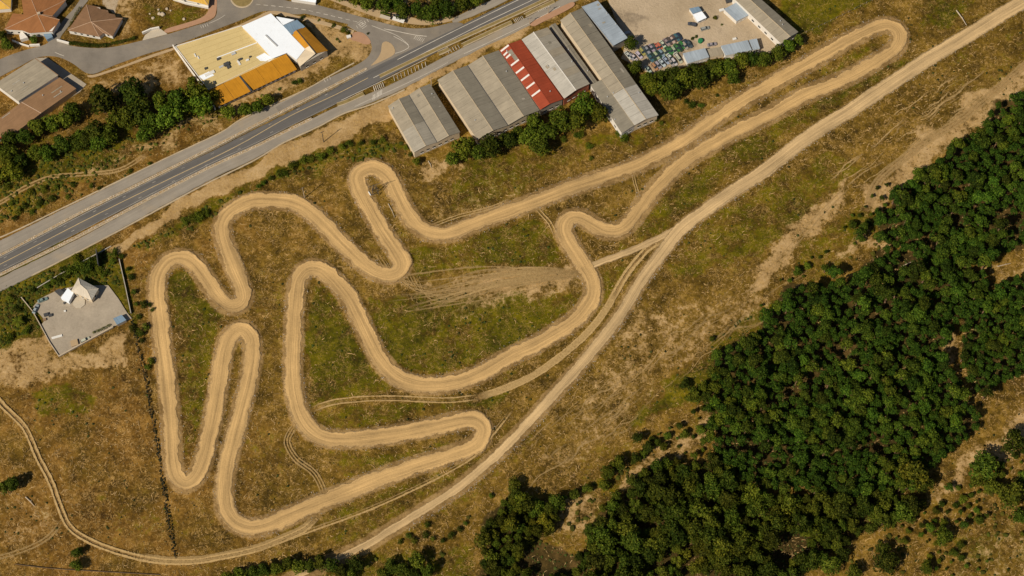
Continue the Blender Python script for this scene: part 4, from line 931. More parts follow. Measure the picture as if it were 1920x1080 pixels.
# bus shelter
p = at(744, 40); r = empty('bus_shelter', p, 'white-roofed bus shelter on the pavement above the junction', 'bus shelter')
d = (at(757, 43) - at(732, 35)).to_2d()
box('roof', at(747, 37, 2.7).to_2d(), d, 3.0, 1.0, 2.6, 2.75, 'white_plastic', r); box('back_panel', (at(747, 37).to_2d() + Vector((.3, 1.0))), d, 3.0, .05, 0, 2.55, 'glass', r)
for s in (-1, 1): box('post', at(747, 37).to_2d() + d.normalized() * 2.8 * s, d, .07, .07, 0, 2.6, 'dark_metal', r)
box('bench', at(747, 38).to_2d(), d, 1.6, .2, .4, .48, 'wood', r)
p = at(721, 33); r = empty('bus_shelter', p, 'glass-roofed shelter with green frame left of the white bus shelter', 'bus shelter')
box('roof_frame', at(722, 32, 2.5).to_2d(), d, 2.6, .9, 2.45, 2.55, 'concrete_pale', r)
for s in (-1, 1): box('post', at(722, 32).to_2d() + d.normalized() * 2.4 * s, d, .07, .07, 0, 2.45, 'dark_metal', r)
box('back_panel', at(722, 32).to_2d() + Vector((.2, .9)), d, 2.6, .05, 0, 2.4, 'leaf_olive', r)

# ------------------------------------------------------------------ cars in the scrapyard
def hull(sections):
    """loft of rectangular-ish sections: (x, half width bottom, half width top, z0, z1)"""
    V = []; F = []
    for x, wb, wt, z0, z1 in sections:
        V += [(x, -wb, z0), (x, -wb * 1.02, z0 + (z1 - z0) * .55), (x, -wt, z1), (x, wt, z1), (x, wb * 1.02, z0 + (z1 - z0) * .55), (x, wb, z0)]
    n = len(sections)
    for i in range(n - 1):
        for k in range(6):
            a, b = i * 6 + k, i * 6 + (k + 1) % 6; F.append((a, b, b + 6, a + 6))
    F += [tuple(range(6))[::-1], tuple(range((n - 1) * 6, n * 6))]
    F = [f[::-1] for f in F]
    return V, F
def proto_mesh(name, VF, mat, smooth=False):
    me = bpy.data.meshes.new(name); me.from_pydata([tuple(v) for v in VF[0]], [], [tuple(f) for f in VF[1]]); me.materials.append(MATS[mat])
    if smooth: me.polygons.foreach_set('use_smooth', [True] * len(me.polygons))
    me.update(); return me
CB = [proto_mesh('car_body', hull([(-2.12, .70, .62, .38, .70), (-2.0, .82, .72, .26, .86), (-1.2, .86, .78, .24, .92), (.6, .86, .78, .24, .92), (1.0, .86, .76, .24, .88), (1.9, .80, .66, .26, .74), (2.14, .66, .58, .36, .60)]), 'car_paint'),
      proto_mesh('car_body', hull([(-2.0, .74, .70, .36, .80), (-1.92, .84, .76, .26, .92), (.7, .86, .78, .24, .92), (1.1, .86, .76, .24, .86), (1.8, .80, .66, .26, .72), (2.0, .66, .58, .36, .6)]), 'car_paint')]
CG = [proto_mesh('car_glass', hull([(-1.55, .74, .70, .90, .94), (-1.05, .74, .58, .90, 1.36), (.15, .74, .58, .90, 1.38), (.95, .74, .68, .88, .92)]), 'glass'),
      proto_mesh('car_glass', hull([(-1.95, .74, .66, .90, 1.0), (-1.7, .74, .60, .90, 1.40), (.25, .74, .60, .90, 1.42), (1.05, .74, .68, .86, .92)]), 'glass')]
CR = [proto_mesh('car_roof', hull([(-1.02, .56, .50, 1.36, 1.40), (-.9, .58, .54, 1.35, 1.44), (.05, .58, .54, 1.36, 1.45), (.15, .56, .5, 1.37, 1.41)]), 'car_paint'),
      proto_mesh('car_roof', hull([(-1.68, .58, .52, 1.40, 1.44), (-1.55, .60, .56, 1.39, 1.48), (.1, .60, .56, 1.40, 1.49), (.22, .58, .5, 1.41, 1.45)]), 'car_paint')]
wv, wf = tube((0, -.09, 0), (0, .09, 0), .31, .31, 10); CWm = proto_mesh('car_wheel', (wv, wf), 'rubber')
def ob(name, data, parent=None, loc=(0, 0, 0), rz=0.0, color=None):
    o = bpy.data.objects.new(name, data); COL.objects.link(o); o.location = loc; o.rotation_euler = (0, 0, rz)
    if parent: o.parent = parent
    if color: o.color = (*color, 1)
    return o
ORD = ['first', 'second', 'third', 'fourth', 'fifth', 'sixth', 'seventh', 'eighth', 'ninth', 'tenth', 'eleventh', 'twelfth', 'thirteenth', 'fourteenth', 'fifteenth', 'sixteenth', 'seventeenth', 'eighteenth', 'nineteenth', 'twentieth']
def nth(k): return ORD[k] if k < 20 else '%d%s' % (k + 1, {1: 'st', 2: 'nd', 3: 'rd'}.get((k + 1) % 10 if (k + 1) // 10 != 1 else 0, 'th'))
CC = {'dark green': (.01, .06, .03), 'green': (.02, .20, .03), 'bright green': (.03, .20, .035), 'teal': (.03, .14, .14), 'pale teal': (.18, .30, .29), 'navy': (.015, .035, .08), 'black': (.02, .02, .022), 'slate': (.06, .08, .09), 'silver': (.30, .30, .30), 'white': (.50, .49, .46), 'orange': (.55, .10, .03), 'pink': (.38, .22, .19), 'beige': (.52, .42, .28), 'brown': (.12, .06, .04), 'yellow': (.36, .30, .05), 'light blue': (.28, .33, .42), 'cream': (.40, .36, .22), 'ochre': (.5, .24, .03)}
CARS = {'upper': [(410,560,'yellow'),(465,535,'slate'),(520,515,'silver'),(566,500,'black'),(622,482,'silver'),(684,462,'slate'),(745,462,'orange'),(805,440,'orange'),(878,395,'white'),(958,345,'pink'),(1022,318,'brown'),(1078,290,'beige'),(1128,262,'brown'),(1182,240,'teal'),(1235,222,'navy')],
 'middle': [(600,700,'teal'),(668,672,'dark green'),(728,645,'cream'),(782,622,'dark green'),(842,590,'pale teal'),(925,575,'cream'),(990,535,'green'),(1052,535,'bright green'),(1130,530,'cream'),(1195,470,'green'),(1250,470,'dark green'),(1312,410,'green'),(1372,425,'cream'),(1405,370,'navy'),(1470,385,'slate')],
 'lower': [(95,640,'white'),(160,665,'silver'),(225,690,'white'),(340,635,'white'),(540,960,'white'),(690,900,'ochre'),(768,860,'silver'),(862,815,'white'),(950,755,'light blue'),(1040,690,'white'),(1060,810,'silver'),(1130,790,'white'),(1195,665,'white'),(1245,735,'beige')]}
def car(px, py, colour, label, hd, group=None):
    b = at(px, py, .7); r = empty('parked_car', (b.x, b.y, 0), label, 'car', group); r.rotation_euler = (0, 0, hd); r.scale = (1.14, 1.0, 1.05)
    v = random.randrange(2); lum = sum(CC[colour]) / 3; c = tuple(min(1, (x * .75 + lum * .25) * random.uniform(.7, .95)) for x in CC[colour])
    bd = ob('body', CB[v], r, color=c); g = ob('cabin_glass', CG[v], r); ob('roof', CR[v], g, color=c)
    for sx in (-1.3, 1.3):
        for sy in (-.76, .76): ob('wheel', CWm, r, (sx, sy, .31))
    return r
for row, lst in CARS.items():
    cnt = {}
    for x, y, c in lst: cnt[c] = cnt.get(c, 0) + 1
    seen = {}
    for k, (x, y, c) in enumerate(lst):
        nm = f'{c} car parked {nth(k)} from the left in the {row} row of the scrapyard'
        car(1170 + x / 12, 50 + y / 12, c, nm, math.atan2(-.82, .60) + random.gauss(0, .05), 'cars in the scrapyard rows')
car(1298, 45, 'slate', 'dark slate car parked below the small hut in the sandy yard', 2.9)
car(1322, 53, 'silver', 'silver car parked on bare sand right below the small hut', .3)
car(1335, 83, 'silver', 'grey car parked above the blue-grey sheds', .2)
car(67, 579, 'light blue', 'blue-grey car on the left edge of the concrete yard', 1.2)
car(80, 562, 'pale teal', 'pale green car in the upper left corner of the concrete yard', .4)
car(160, 637, 'white', 'white car against the lower wall of the concrete yard', .5)
car(98, 64, 'slate', 'dark car under the canopy of the orange-roofed house', 1.0)
# odds and ends in the yards: crates, drums, pallets
def crate(px, py, hx, hy, h, mat, label, name='crate', cat='crate', ang=.3):
    p = at(px, py); r = empty(name, p, label, cat); d = (math.cos(ang), math.sin(ang))
    box('side_panels', p.to_2d(), d, hx, hy, .12, h, mat, r); box('lid', p.to_2d(), d, hx + .06, hy + .06, h + .01, h + .08, mat, r)
    for s in (-1, 1): box('skid', p.to_2d() + Vector((-d[1], d[0])) * hy * .7 * s, d, hx, .08, 0, .11, 'wood', r)
def drum(px, py, rad, h, mat, label):
    p = at(px, py); r = empty('tank', p, label, 'tank')
    V, F = tube(p, p + Vector((0, 0, h)), rad, rad, 14); mk('shell', V, F, mat, r)
    V, F = tube(p + Vector((0, 0, h - .02)), p + Vector((0, 0, h + .12)), rad * 1.05, rad * .7, 14); mk('lid', V, F, mat, r)
worn('tank_green', (.02, .16, .06), .1, 1)
drum(1313, 78, 1.2, 1.5, 'tank_green', 'round green water tank right of the parked car rows')
drum(121, 569, .5, .9, 'dark_metal', 'dark barrel beside the terrace of the cream house')
crate(87, 591, 1.0, .7, 1.0, 'dark_metal', 'dark crate on the left of the concrete yard, nearer the grey car'); crate(95, 592, .8, .6, .8, 'dark_metal', 'dark crate on the left of the concrete yard, second from the wall'); crate(84, 600, .7, .5, .7, 'wood', 'brown crate at the corner of the concrete yard wall')
crate(107, 632, 2.4, .5, .4, 'white_plastic', 'long white pallet stack at the lower left of the concrete yard'); crate(140, 644, 1.6, 1.4, .9, 'paving_sand', 'sandy square bin at the lower wall of the concrete yard'); crate(122, 584, .4, .4, .6, 'white_plastic', 'small white box alone in the middle of the concrete yard')
crate(1176, 62, 1.3, .6, .7, 'steel', 'grey crate beside the blue-grey shed shadow'); crate(1353, 20, 1.2, .6, .9, 'white_plastic', 'white crate left of the open blue-grey shed'); crate(1366, 3, 1.4, .9, 1.0, 'dark_metal', 'dark open bin at the top beside the right warehouse'); crate(1377, 74, .9, .5, .8, 'white_plastic', 'white box above the long blue-grey shed')
crate(654, 70, 1.0, .7, 1.0, 'white_plastic', 'white kiosk box on the sand near the red paving')
p = at(693, 364); r = empty('culvert_pipe', p, 'short white pipe lying inside the loop of the upper hairpin', 'pipe')
V, F = tube(p + Vector((-.5, 1.1, .3)), p + Vector((.6, -.8, .3)), .3, .3, 10); mk('pipe', V, F, 'white_plastic', r)
V, F = tube(p + Vector((-.52, 1.14, .3)), p + Vector((-.46, 1.02, .3)), .36, .36, 10); mk('collar', V, F, 'concrete_pale', r)
# fallen poles and logs
def log(p0, p1, rad, mat, label, name='fallen_log', cat='log'):
    a, b = at(*p0) + Vector((0, 0, rad)), at(*p1) + Vector((0, 0, rad)); mid = a.lerp(b, .55) + Vector((.15, .1, .05))
    tag(mk(name, *join([tube(a, mid, rad, rad * .8, 7), tube(mid, b, rad * .8, rad * .45, 7), tube(mid, mid + Vector((.5, .7, .3)), rad * .4, rad * .15, 5)]), mat), label, cat)
log((803,302), (809,315), .22, 'stone_pale', 'pale plank lying below the leftmost warehouse'); log((728,382), (740,408), .2, 'stone_pale', 'long pale branch lying between the two legs of the upper hairpin')
log((48,932), (64,949), .3, 'stone_pale', 'bent pale branch in the bottom left field near the dark tree'); log((1793,20), (1812,48), .35, 'stone_pale', 'pale fallen trunk beside the dirt road at the top right')
log((1690,500), (1712,490), .22, 'stone_pale', 'pale fallen trunk in the wood clearing'); log((1870,500), (1895,494), .22, 'stone_pale', 'pale log beside the brown forest track at the right edge')
# ------------------------------------------------------------------ utility poles
def pole(px, py, h, label, mat='stone_pale', arm=1.2, ang=.5):
    p = at(px, py); r = empty('utility_pole', p, label, 'utility pole')
    V, F = tube(p + Vector((0, 0, -.5)), p + Vector((0, 0, h)), .22, .13, 8); mk('shaft', V, F, mat, r)
    d = (math.cos(ang), math.sin(ang)); box('crossarm', p.to_2d(), d, arm, .08, h - .6, h - .45, 'dark_metal', r)
    for s in (-1, 0, 1):
        q = p + Vector((d[0] * arm * .9 * s, d[1] * arm * .9 * s, h - .45)); V, F = tube(q, q + Vector((0, 0, .35)), .08, .05, 6); mk('insulator', V, F, 'dark_metal', r)
pole(607, 266, 11, 'utility pole on the sandy verge above the shrub row', 'dark_metal'); pole(809, 160, 8, 'pale lamp pole at the gap between the two leftmost warehouses'); pole(571, 370, 11, 'pale utility pole above the rounded upper left bend of the track', 'stone_pale')
pole(993, 45, 6, 'short pole at the end of the red paving by the service lane', ang=.3); pole(1028, 25, 6, 'white-headed lamp pole on the red paving', ang=.3)
p = at(704, 362); r = empty('power_mast', p, 'dark lattice power mast standing inside the loop of the upper hairpin', 'power mast')
legs = [Vector((sx * 1.6, sy * 1.2, 0)) for sx, sy in ((-1, -1), (1, -1), (1, 1), (-1, 1))]; top = 9.0
for L in legs: V, F = tube(p + L, p + L * .25 + Vector((0, 0, top)), .12, .09, 5); mk('leg', V, F, 'dark_metal', r)
for k in range(4):
    for z in (.25, .5, .75):
        a, b = legs[k], legs[(k + 1) % 4]; s0 = 1 - .75 * (z - .2); s1 = 1 - .75 * z
        V, F = tube(p + a * s0 + Vector((0, 0, top * (z - .2))), p + b * s1 + Vector((0, 0, top * z)), .06, .06, 4); mk('brace', V, F, 'dark_metal', r)
V, F = tube(p + Vector((-3.2, -1.2, top)), p + Vector((3.2, 1.2, top)), .11, .11, 5); mk('crossarm', V, F, 'dark_metal', r)
# ------------------------------------------------------------------ fences
def fence(label, pts, gap, h, mat='wood', wires=3):
    A, _ = catmull(pts, False, 1.0); ds = np.concatenate([[0], np.cumsum(np.linalg.norm(np.diff(A, axis=0), axis=1))])
    r = empty('field_fence', (A[0][0], A[0][1], 0), label, 'fence'); s = 0; P = []
    while s < ds[-1]:
        P.append(Vector((np.interp(s, ds, A[:, 0]), np.interp(s, ds, A[:, 1]), 0))); s += gap
    for q in P:
        V, F = tube(q + Vector((0, 0, -.4)), q + Vector((random.gauss(0, .05), random.gauss(0, .05), h * random.uniform(.9, 1.1))), .10, .08, 5); mk('post', V, F, mat, r)
    for k in range(wires):
        z = h * (k + 1) / (wires + .3)
        mk('wire', *join([tube(P[i] + Vector((0, 0, z)), P[i + 1] + Vector((0, 0, z)), .02, .02, 3) for i in range(len(P) - 1)]), 'dark_metal', r)
FENCE = [(248,600),(256,640),(264,680),(271,700),(280,750),(288,798),(299,858),(305,900),(310,939),(320,995),(330,1050)]
fence('post and wire fence running down the field left of the track', FENCE, 3.0, 1.5)
fence('wire fence above the top right hairpin', [(1500,66),(1560,38),(1612,12),(1660,-12)], 3.5, 1.3, 'stone_pale')
# boulders in the garden
for k, (x, y, s) in enumerate(((299,26,1.0),(305,27,1.2),(313,17,.8),(287,34,.8),(345,36,.8),(297,18,.6),(320,20,.5),(281,26,.5))):
    bm = bmesh.new(); bmesh.ops.create_icosphere(bm, subdivisions=2, radius=s)
    for v in bm.verts: v.co *= random.uniform(.8, 1.15); v.co.z *= .6
    me = bpy.data.meshes.new('boulder'); bm.to_mesh(me); bm.free(); me.materials.append(MATS['stone_pale'])
    o = bpy.data.objects.new('boulder', me); COL.objects.link(o); q = at(x, y); o.location = (q.x, q.y, s * .25)
    tag(o, f'pale boulder in the grassy garden left of the roundabout, {nth(sorted([299,305,313,287,345,297,320,281]).index(x))} from the left', 'boulder', 'boulders in the garden')

# ------------------------------------------------------------------ trees
def leaf_cloud(lobes, per, size, rng, flat=.35, zmin=-.45):
    """leaf-sized quads on the shells of many small lobes; vectorised"""
    Vs = []
    for (c, r) in lobes:
        n = max(8, int(per * (r / .34) ** 2))
        d = rng.normal(size=(n * 2, 3)); d /= np.linalg.norm(d, axis=1)[:, None]; d = d[d[:, 2] > zmin][:n]
        p = np.asarray(c) + d * r * rng.uniform(.72, 1.08, (len(d), 1))
        nn = d + rng.normal(size=d.shape) * .45; nn /= np.linalg.norm(nn, axis=1)[:, None]
        u = np.cross(nn, rng.normal(size=d.shape)); u /= np.linalg.norm(u, axis=1)[:, None]; w = np.cross(nn, u)
        s = size * rng.uniform(.6, 1.35, (len(d), 1))
        Vs.append(np.stack([p - u * s, p - w * s * .62, p + u * s, p + w * s * .62], 1))
    Q = np.concatenate(Vs); m = len(Q)
    return Q.reshape(-1, 3), np.arange(m * 4).reshape(m, 4)
def np_mesh(name, V, F, mat):
    me = bpy.data.meshes.new(name); me.vertices.add(len(V)); me.vertices.foreach_set('co', np.asarray(V, float).ravel())
    k = F.shape[1]; me.loops.add(F.size); me.loops.foreach_set('vertex_index', F.ravel()); me.polygons.add(len(F))
    me.polygons.foreach_set('loop_start', np.arange(len(F)) * k); me.polygons.foreach_set('loop_total', np.full(len(F), k))
    me.materials.append(MATS[mat]); me.update(calc_edges=True); return me
def tree_proto(kind, seed):
    """unit crown radius; returns trunk, limbs, crown vertices and crown centre height"""
    rng = np.random.default_rng(seed); lobes = []
    if kind == 'pine': zc, hz, nl, lr = 1.9, .72, 20, (.24, .38)
    elif kind == 'shrub': zc, hz, nl, lr = .45, .5, 12, (.3, .46)
    else: zc, hz, nl, lr = 1.05, .72, 30, (.22, .38)
    lean = rng.normal(size=2) * .06
    for k in range(nl):
        d = rng.normal(size=3); d /= np.linalg.norm(d); rr = rng.uniform(.35, .80) ** .6 * .78
        if kind == 'pine': d[2] = abs(d[2]) * .9 - .15
        r = rng.uniform(*lr); stretch = 1 + .14 * math.sin(3 * math.atan2(d[1], d[0]) + seed)
        lobes.append(((d[0] * rr * stretch + lean[0], d[1] * rr * stretch + lean[1], zc + d[2] * rr * hz / .8), r))
    lobes.append(((lean[0], lean[1], zc + hz * .35), .42))
    V, F = leaf_cloud(lobes, 62 if kind != 'shrub' else 50, .085 if kind != 'pine' else .10, rng)
    parts = []; top = zc - .1; w = .075 if kind != 'pine' else .085
    pts = [Vector((0, 0, -.15)), Vector((lean[0] * .3, lean[1] * .5, top * .45)), Vector((lean[0], lean[1], top + .25))]
    trunk = join([tube(pts[0], pts[1], w * 1.3, w, 7), tube(pts[1], pts[2], w, w * .45, 7)])
    limbs = []
    for c, r in lobes[:9]:
        limbs.append(tube(pts[1].lerp(pts[2], rng.uniform(.0, .8)), Vector(c) - Vector((0, 0, r * .3)), w * .45, w * .15, 5))
    return trunk, join(limbs), (V, F), zc
PROTO = {}
for kind, leaf, bark, n in (('pine', 'leaf_pine', 'bark_pine', 6), ('oak', 'leaf_oak', 'bark', 5), ('bright', 'leaf_bright', 'bark', 5), ('shrub', 'leaf_oak', 'bark', 4), ('bush', 'leaf_bright', 'bark', 3)):
    PROTO[kind] = []
    for k in range(n):
        t, l, c, zc = tree_proto('shrub' if kind in ('shrub', 'bush') else kind, 100 + 17 * k + len(PROTO) * 7)
        PROTO[kind].append((proto_mesh(kind + '_trunk', t, bark), proto_mesh(kind + '_limbs', l, bark), np_mesh(kind + '_crown', c[0], c[1], leaf), zc, c))
def place_tree(name, px, py, rpx, kind, label, group=None, tall=1.0):
    tr, li, cr, zc, _ = random.choice(PROTO[kind]); s = rpx * PX * .98
    b = at(px, py, zc * s * tall)
    r = empty(name, (b.x, b.y, -.05), label, 'shrub' if kind in ('shrub', 'bush') else 'tree', group)
    r.rotation_euler = (0, 0, random.uniform(0, 6.28)); r.scale = (s * random.uniform(.93, 1.07), s * random.uniform(.93, 1.07), s * tall)
    t = ob('trunk', tr, r); ob('limbs', li, t); ob('crown', cr, r)
    return r
def place_shrub(px, py, rpx, kind, label, group=None):
    tr, li, cr, zc, _ = random.choice(PROTO[kind]); s = rpx * PX
    b = at(px, py, zc * s); r = empty('shrub', (b.x, b.y, -.05), label, 'shrub', group)
    r.rotation_euler = (0, 0, random.uniform(0, 6.28)); r.scale = (s, s, s * random.uniform(.8, 1.1))
    ob('foliage', cr, r); ob('stem', tr, r)
GROVES = [
 ('bright', 'green tree in the belt between the brown shed and the highway', 'trees in the upper left belt', [(244,172,26),(190,192,27),(137,210,20),(118,226,17),(95,231,17),(70,241,18),(48,255,16),(17,262,16),(265,207,24),(240,222,21),(217,226,20),(288,227,22),(320,217,25),(336,191,23),(366,176,22),(376,200,22),(303,190,18),(360,150,8),(175,247,21),(155,260,17),(200,252,19),(275,250,18),(17,285,16),(22,325,19),(14,305,14),(67,287,15),(92,287,15),(115,272,17),(140,268,17),(160,262,17),(182,267,17),(40,300,14),(400,182,12),(-14,280,18),(-12,330,18)]),
 ('bright', 'round green tree on the verge below the orange roofs', 'trees below the orange roofs', [(427,212,14),(462,206,14),(482,198,12),(500,186,13)]),
 ('bright', 'green tree in the hedge above the junction at the top', 'trees above the junction', [(640,-8,14),(665,0,14),(690,5,15),(722,10,16),(755,20,16),(780,14,14),(808,26,18),(840,15,18),(866,8,16),(892,-2,14),(790,30,10),(740,2,14),(820,0,15)]),
 ('bright', 'green tree at the south ends of the warehouses', 'trees south of the warehouses', [(866,275,22),(850,296,14),(925,273,22),(900,285,15),(955,262,17),(1003,230,18),(998,258,21),(1026,250,20),(1013,272,20),(1052,222,22),(1078,226,21),(1097,193,22),(1121,212,19),(1090,210,18),(975,250,15)]),
 ('bright', 'green tree between scrapyard and track', 'trees right of the longest warehouse', [(1181,82,14),(1190,125,13),(1212,148,14),(1222,162,17),(1238,145,14),(1255,168,22),(1262,140,16),(1283,150,20),(1300,130,14),(1318,148,21),(1335,125,17),(1347,130,17),(1370,126,17),(1373,148,13),(1392,115,16),(1408,112,16),(1430,110,17),(1457,100,16),(1480,86,13),(1496,76,10)]),
 ('oak', 'dark tree in the row along the bottom edge', 'trees along the bottom edge', [(425,1085,13),(450,1078,13),(472,1074,12),(495,1070,12),(517,1066,12),(540,1056,12),(561,1064,12),(580,1062,11),(598,1056,13),(621,1062,13),(640,1072,13),(665,1056,14),(656,1076,12),(735,1062,13),(755,1068,13),(783,1050,14),(800,1070,13),(720,1078,12),(775,1078,12)]),
 ('oak', 'dark tree at the edge of the lower wood', 'trees at the lower wood edge', [(965,908,12),(968,925,12),(1042,942,15),(1010,946,12),(1079,927,9),(1101,917,8),(1133,910,10),(1139,887,13),(1158,869,13),(1193,860,10),(1215,838,11),(1196,822,10),(1232,830,7),(1155,932,11),(1202,919,8),(1300,742,14),(1318,728,12),(1285,722,9),(1342,700,14)]),
 ('oak', 'tree in the clearings at the lower right', 'trees in the lower right clearings', [(1557,1055,18),(1580,1040,13),(1661,1055,20),(1655,1030,13),(1740,1064,12),(1420,1045,14),(1712,888,24),(1735,905,16),(1695,868,15),(1847,872,24),(1832,895,14),(1894,926,24),(1900,830,22),(1925,900,18),(1771,1005,15),(1862,915,15),(1910,968,12),(1600,1075,14)]),
 ('pine', 'small dark pine at the forest edge facing the field', 'lone pines at the forest edge', [(1566,510,13),(1610,436,11),(1620,425,9),(1652,412,12),(1478,572,13),(1435,590,13),(1460,575,11)])]
for kind, phrase, grp, lst in GROVES:
    order = sorted(range(len(lst)), key=lambda i: lst[i][0]); rank = {i: k for k, i in enumerate(order)}
    rs = sorted(l[2] for l in lst)
    for i, (x, y, r) in enumerate(lst):
        place_tree('tree' if kind != 'pine' else 'pine_tree', x, y, r * 1.3, kind, f'{phrase}, {nth(rank[i])} from the left', grp, tall=random.uniform(.9, 1.15))
place_tree('tree', 23, 907, 18, 'oak', 'dark solitary tree at the left edge of the bottom left field'); place_tree('tree', 5, 915, 14, 'oak', 'dark tree cut by the left edge beside the solitary dark tree')
place_tree('tree', 144, 1034, 12, 'oak', 'upper of two small dark trees at the bottom left'); place_tree('tree', 142, 1061, 13, 'oak', 'lower of two small dark trees at the bottom left')
place_tree('tree', 64, 73, 11, 'bright', 'round bush-like tree in front of the orange-roofed house'); place_tree('tree', 14, 82, 15, 'oak', 'dark tree at the left edge below the orange-roofed house'); place_tree('tree', 4, 66, 12, 'oak', 'dark tree cut by the left edge beside the white curved wall')
place_tree('tree', 780, 302, 10, 'bright', 'small tree by the corner of the leftmost warehouse')
SHRUBS = [
 ('shrub', 'dark shrub on the rough slope left of the highway', [(57,360,8),(82,355,8),(97,372,9),(32,397,8),(127,370,7),(45,385,8),(22,380,6),(75,380,8),(137,347,7),(172,347,6),(187,352,5),(280,307,5),(242,322,6),(27,410,7),(60,398,7),(105,350,6),(15,350,9)]),
 ('bush', 'green shrub in the row between the highway verge and the track', [(550,310,10),(527,326,11),(570,300,10),(600,292,10),(583,297,9),(620,282,9),(640,276,8),(655,270,8),(715,262,8),(698,266,7),(676,268,6),(495,342,6),(485,350,6),(508,335,6),(375,406,12),(360,410,11),(345,414,9),(388,400,8),(762,277,6),(770,290,6),(215,475,10),(212,490,8),(228,480,6)]),
 ('bush', 'green shrub in the garden above the concrete yard', [(150,495,13),(168,497,13),(178,490,10),(136,508,11),(125,516,10),(110,522,9),(160,510,10),(143,484,9),(98,528,7),(184,505,9),(118,506,8),(90,535,7),(195,515,8),(172,511,8),(30,580,9),(20,560,9),(50,620,9),(15,632,10),(60,545,6)]),
 ('shrub', 'dark shrub along the fence left of the track', [(245,522,8),(252,547,7),(270,570,9),(282,572,6),(272,612,9),(262,622,9),(247,618,9),(260,592,7),(282,675,9),(278,690,7),(240,505,6),(265,640,6),(256,570,6),(287,580,5)]),
 ('bush', 'small green bush on the sand around the roundabout exit', [(645,56,7),(652,60,5),(624,48,5),(632,73,3.5),(637,78,3),(567,32,5),(552,156,7),(561,152,7),(524,167,4),(690,63,3),(597,38,3)]),
 ('bush', 'green bush on the grass between the warehouse trees and the track', [(1055,260,8),(1082,255,9),(1105,272,8),(1168,257,11),(1090,252,8),(1107,297,5),(1297,195,9),(1315,197,7),(1285,190,6),(1231,224,5),(1160,250,7),(1345,178,4),(1240,230,5)]),
 ('shrub', 'dark shrub on the slope right of the lower dirt road', [(766,1004,7),(801,982,7),(798,1001,8),(845,1004,8),(861,992,7),(776,1014,7),(920,929,6),(812,1010,6),(830,1015,6),(750,1015,6),(872,980,5)]),
 ('shrub', 'small bush on the yard sand near the small hut', [(1342,33,6),(1353,46,3),(1305,68,4),(1298,72,4)])]
for kind, phrase, lst in SHRUBS:
    order = sorted(range(len(lst)), key=lambda i: lst[i][0]); rank = {i: k for k, i in enumerate(order)}
    for i, (x, y, r) in enumerate(lst): place_shrub(x, y, r * 1.08, kind, f'{phrase}, {nth(rank[i])} from the left', phrase.replace('shrub', 'shrubs').replace('bush', 'bushes'))
# hedges: clipped rows of foliage
def hedge(label, pts, w, h, leaf):
    A, _ = catmull(pts, False, .8); rng = np.random.default_rng(len(label)); lobes = []
    for q in A: lobes.append(((q[0] + rng.normal() * .15, q[1] + rng.normal() * .15, h * .55), .6 * w * rng.uniform(.85, 1.2)))
    V, F = leaf_cloud(lobes, 14, .17, rng); b = A[0]
    r = empty('hedge', (b[0], b[1], 0), label, 'hedge'); me = np_mesh('foliage', V - np.array([b[0], b[1], 0]), F, leaf); ob('foliage', me, r)
hedge('clipped dark hedge along the side street below the brown-roofed house', [(133,82),(160,86),(190,87),(206,85)], 1.7, 1.6, 'leaf_oak'); hedge('clipped dark hedge right of the gap below the brown-roofed house', [(210,83),(230,79),(252,73)], 1.6, 1.5, 'leaf_oak'); hedge('narrow olive hedge along the left side of the brown-roofed house', [(150,16),(142,30),(133,46)], 1.2, 1.4, 'leaf_olive')
hedge('low weedy hedge inside the lower wall of the concrete yard', [(176,624),(190,618),(206,611)], 1.2, .8, 'leaf_olive')
# palm
p = at(35, 607); r = empty('palm_tree', p, 'palm with spreading fronds left of the concrete yard', 'palm tree'); V, F = tube(p, p + Vector((.2, .1, 3.2)), .28, .2, 8); mk('trunk', V, F, 'bark', r)
for k in range(16):
    a = k * 2.4; L = random.uniform(2.6, 4.0); c = p + Vector((.2, .1, 3.2)); V = []; F = []
    for j in range(7):
        f = j / 6; q = c + Vector((math.cos(a) * L * f, math.sin(a) * L * f, .9 * math.sin(f * 2.4) - 1.2 * f * f)); w = .38 * math.sin(math.pi * min(1, f * .9 + .1)) + .03; s = Vector((-math.sin(a), math.cos(a), 0)) * w
        V += [q - s - Vector((0, 0, w * .6)), q, q + s - Vector((0, 0, w * .6))]
        if j: F += [(3 * j - 3, 3 * j - 2, 3 * j + 1, 3 * j), (3 * j - 2, 3 * j - 1, 3 * j + 2, 3 * j + 1)]
    mk('frond', V, F, 'leaf_oak', r)

# ------------------------------------------------------------------ the wood
def inside(poly, x, y):
    c = False; n = len(poly)
    for i in range(n):
        (x0, y0), (x1, y1) = poly[i], poly[(i + 1) % n]
        if (y0 > y) != (y1 > y) and x < (x1 - x0) * (y - y0) / (y1 - y0) + x0: c = not c
    return c
def fill(poly, gap, rmin, rmax, seed, holes=.30):
    rnd = random.Random(seed); xs = [p[0] for p in poly]; ys = [p[1] for p in poly]; pts = []; grid = {}
    for k in range(60000):
        x = rnd.uniform(min(xs), max(xs)); y = rnd.uniform(min(ys), max(ys)); i, j = int(x // gap), int(y // gap)
        if any((x - q[0]) ** 2 + (y - q[1]) ** 2 < gap * gap for a in (-1, 0, 1) for b in (-1, 0, 1) for q in grid.get((i + a, j + b), ())): continue
        if not inside(poly, x, y): continue
        if float(fbm(np.array([x]), np.array([y]), 46.0, seed, 3)[0]) < holes: grid.setdefault((i, j), []).append((x, y)); continue
        grid.setdefault((i, j), []).append((x, y)); pts.append((x, y, rmin + (rmax - rmin) * rnd.random() ** 2))
    return pts
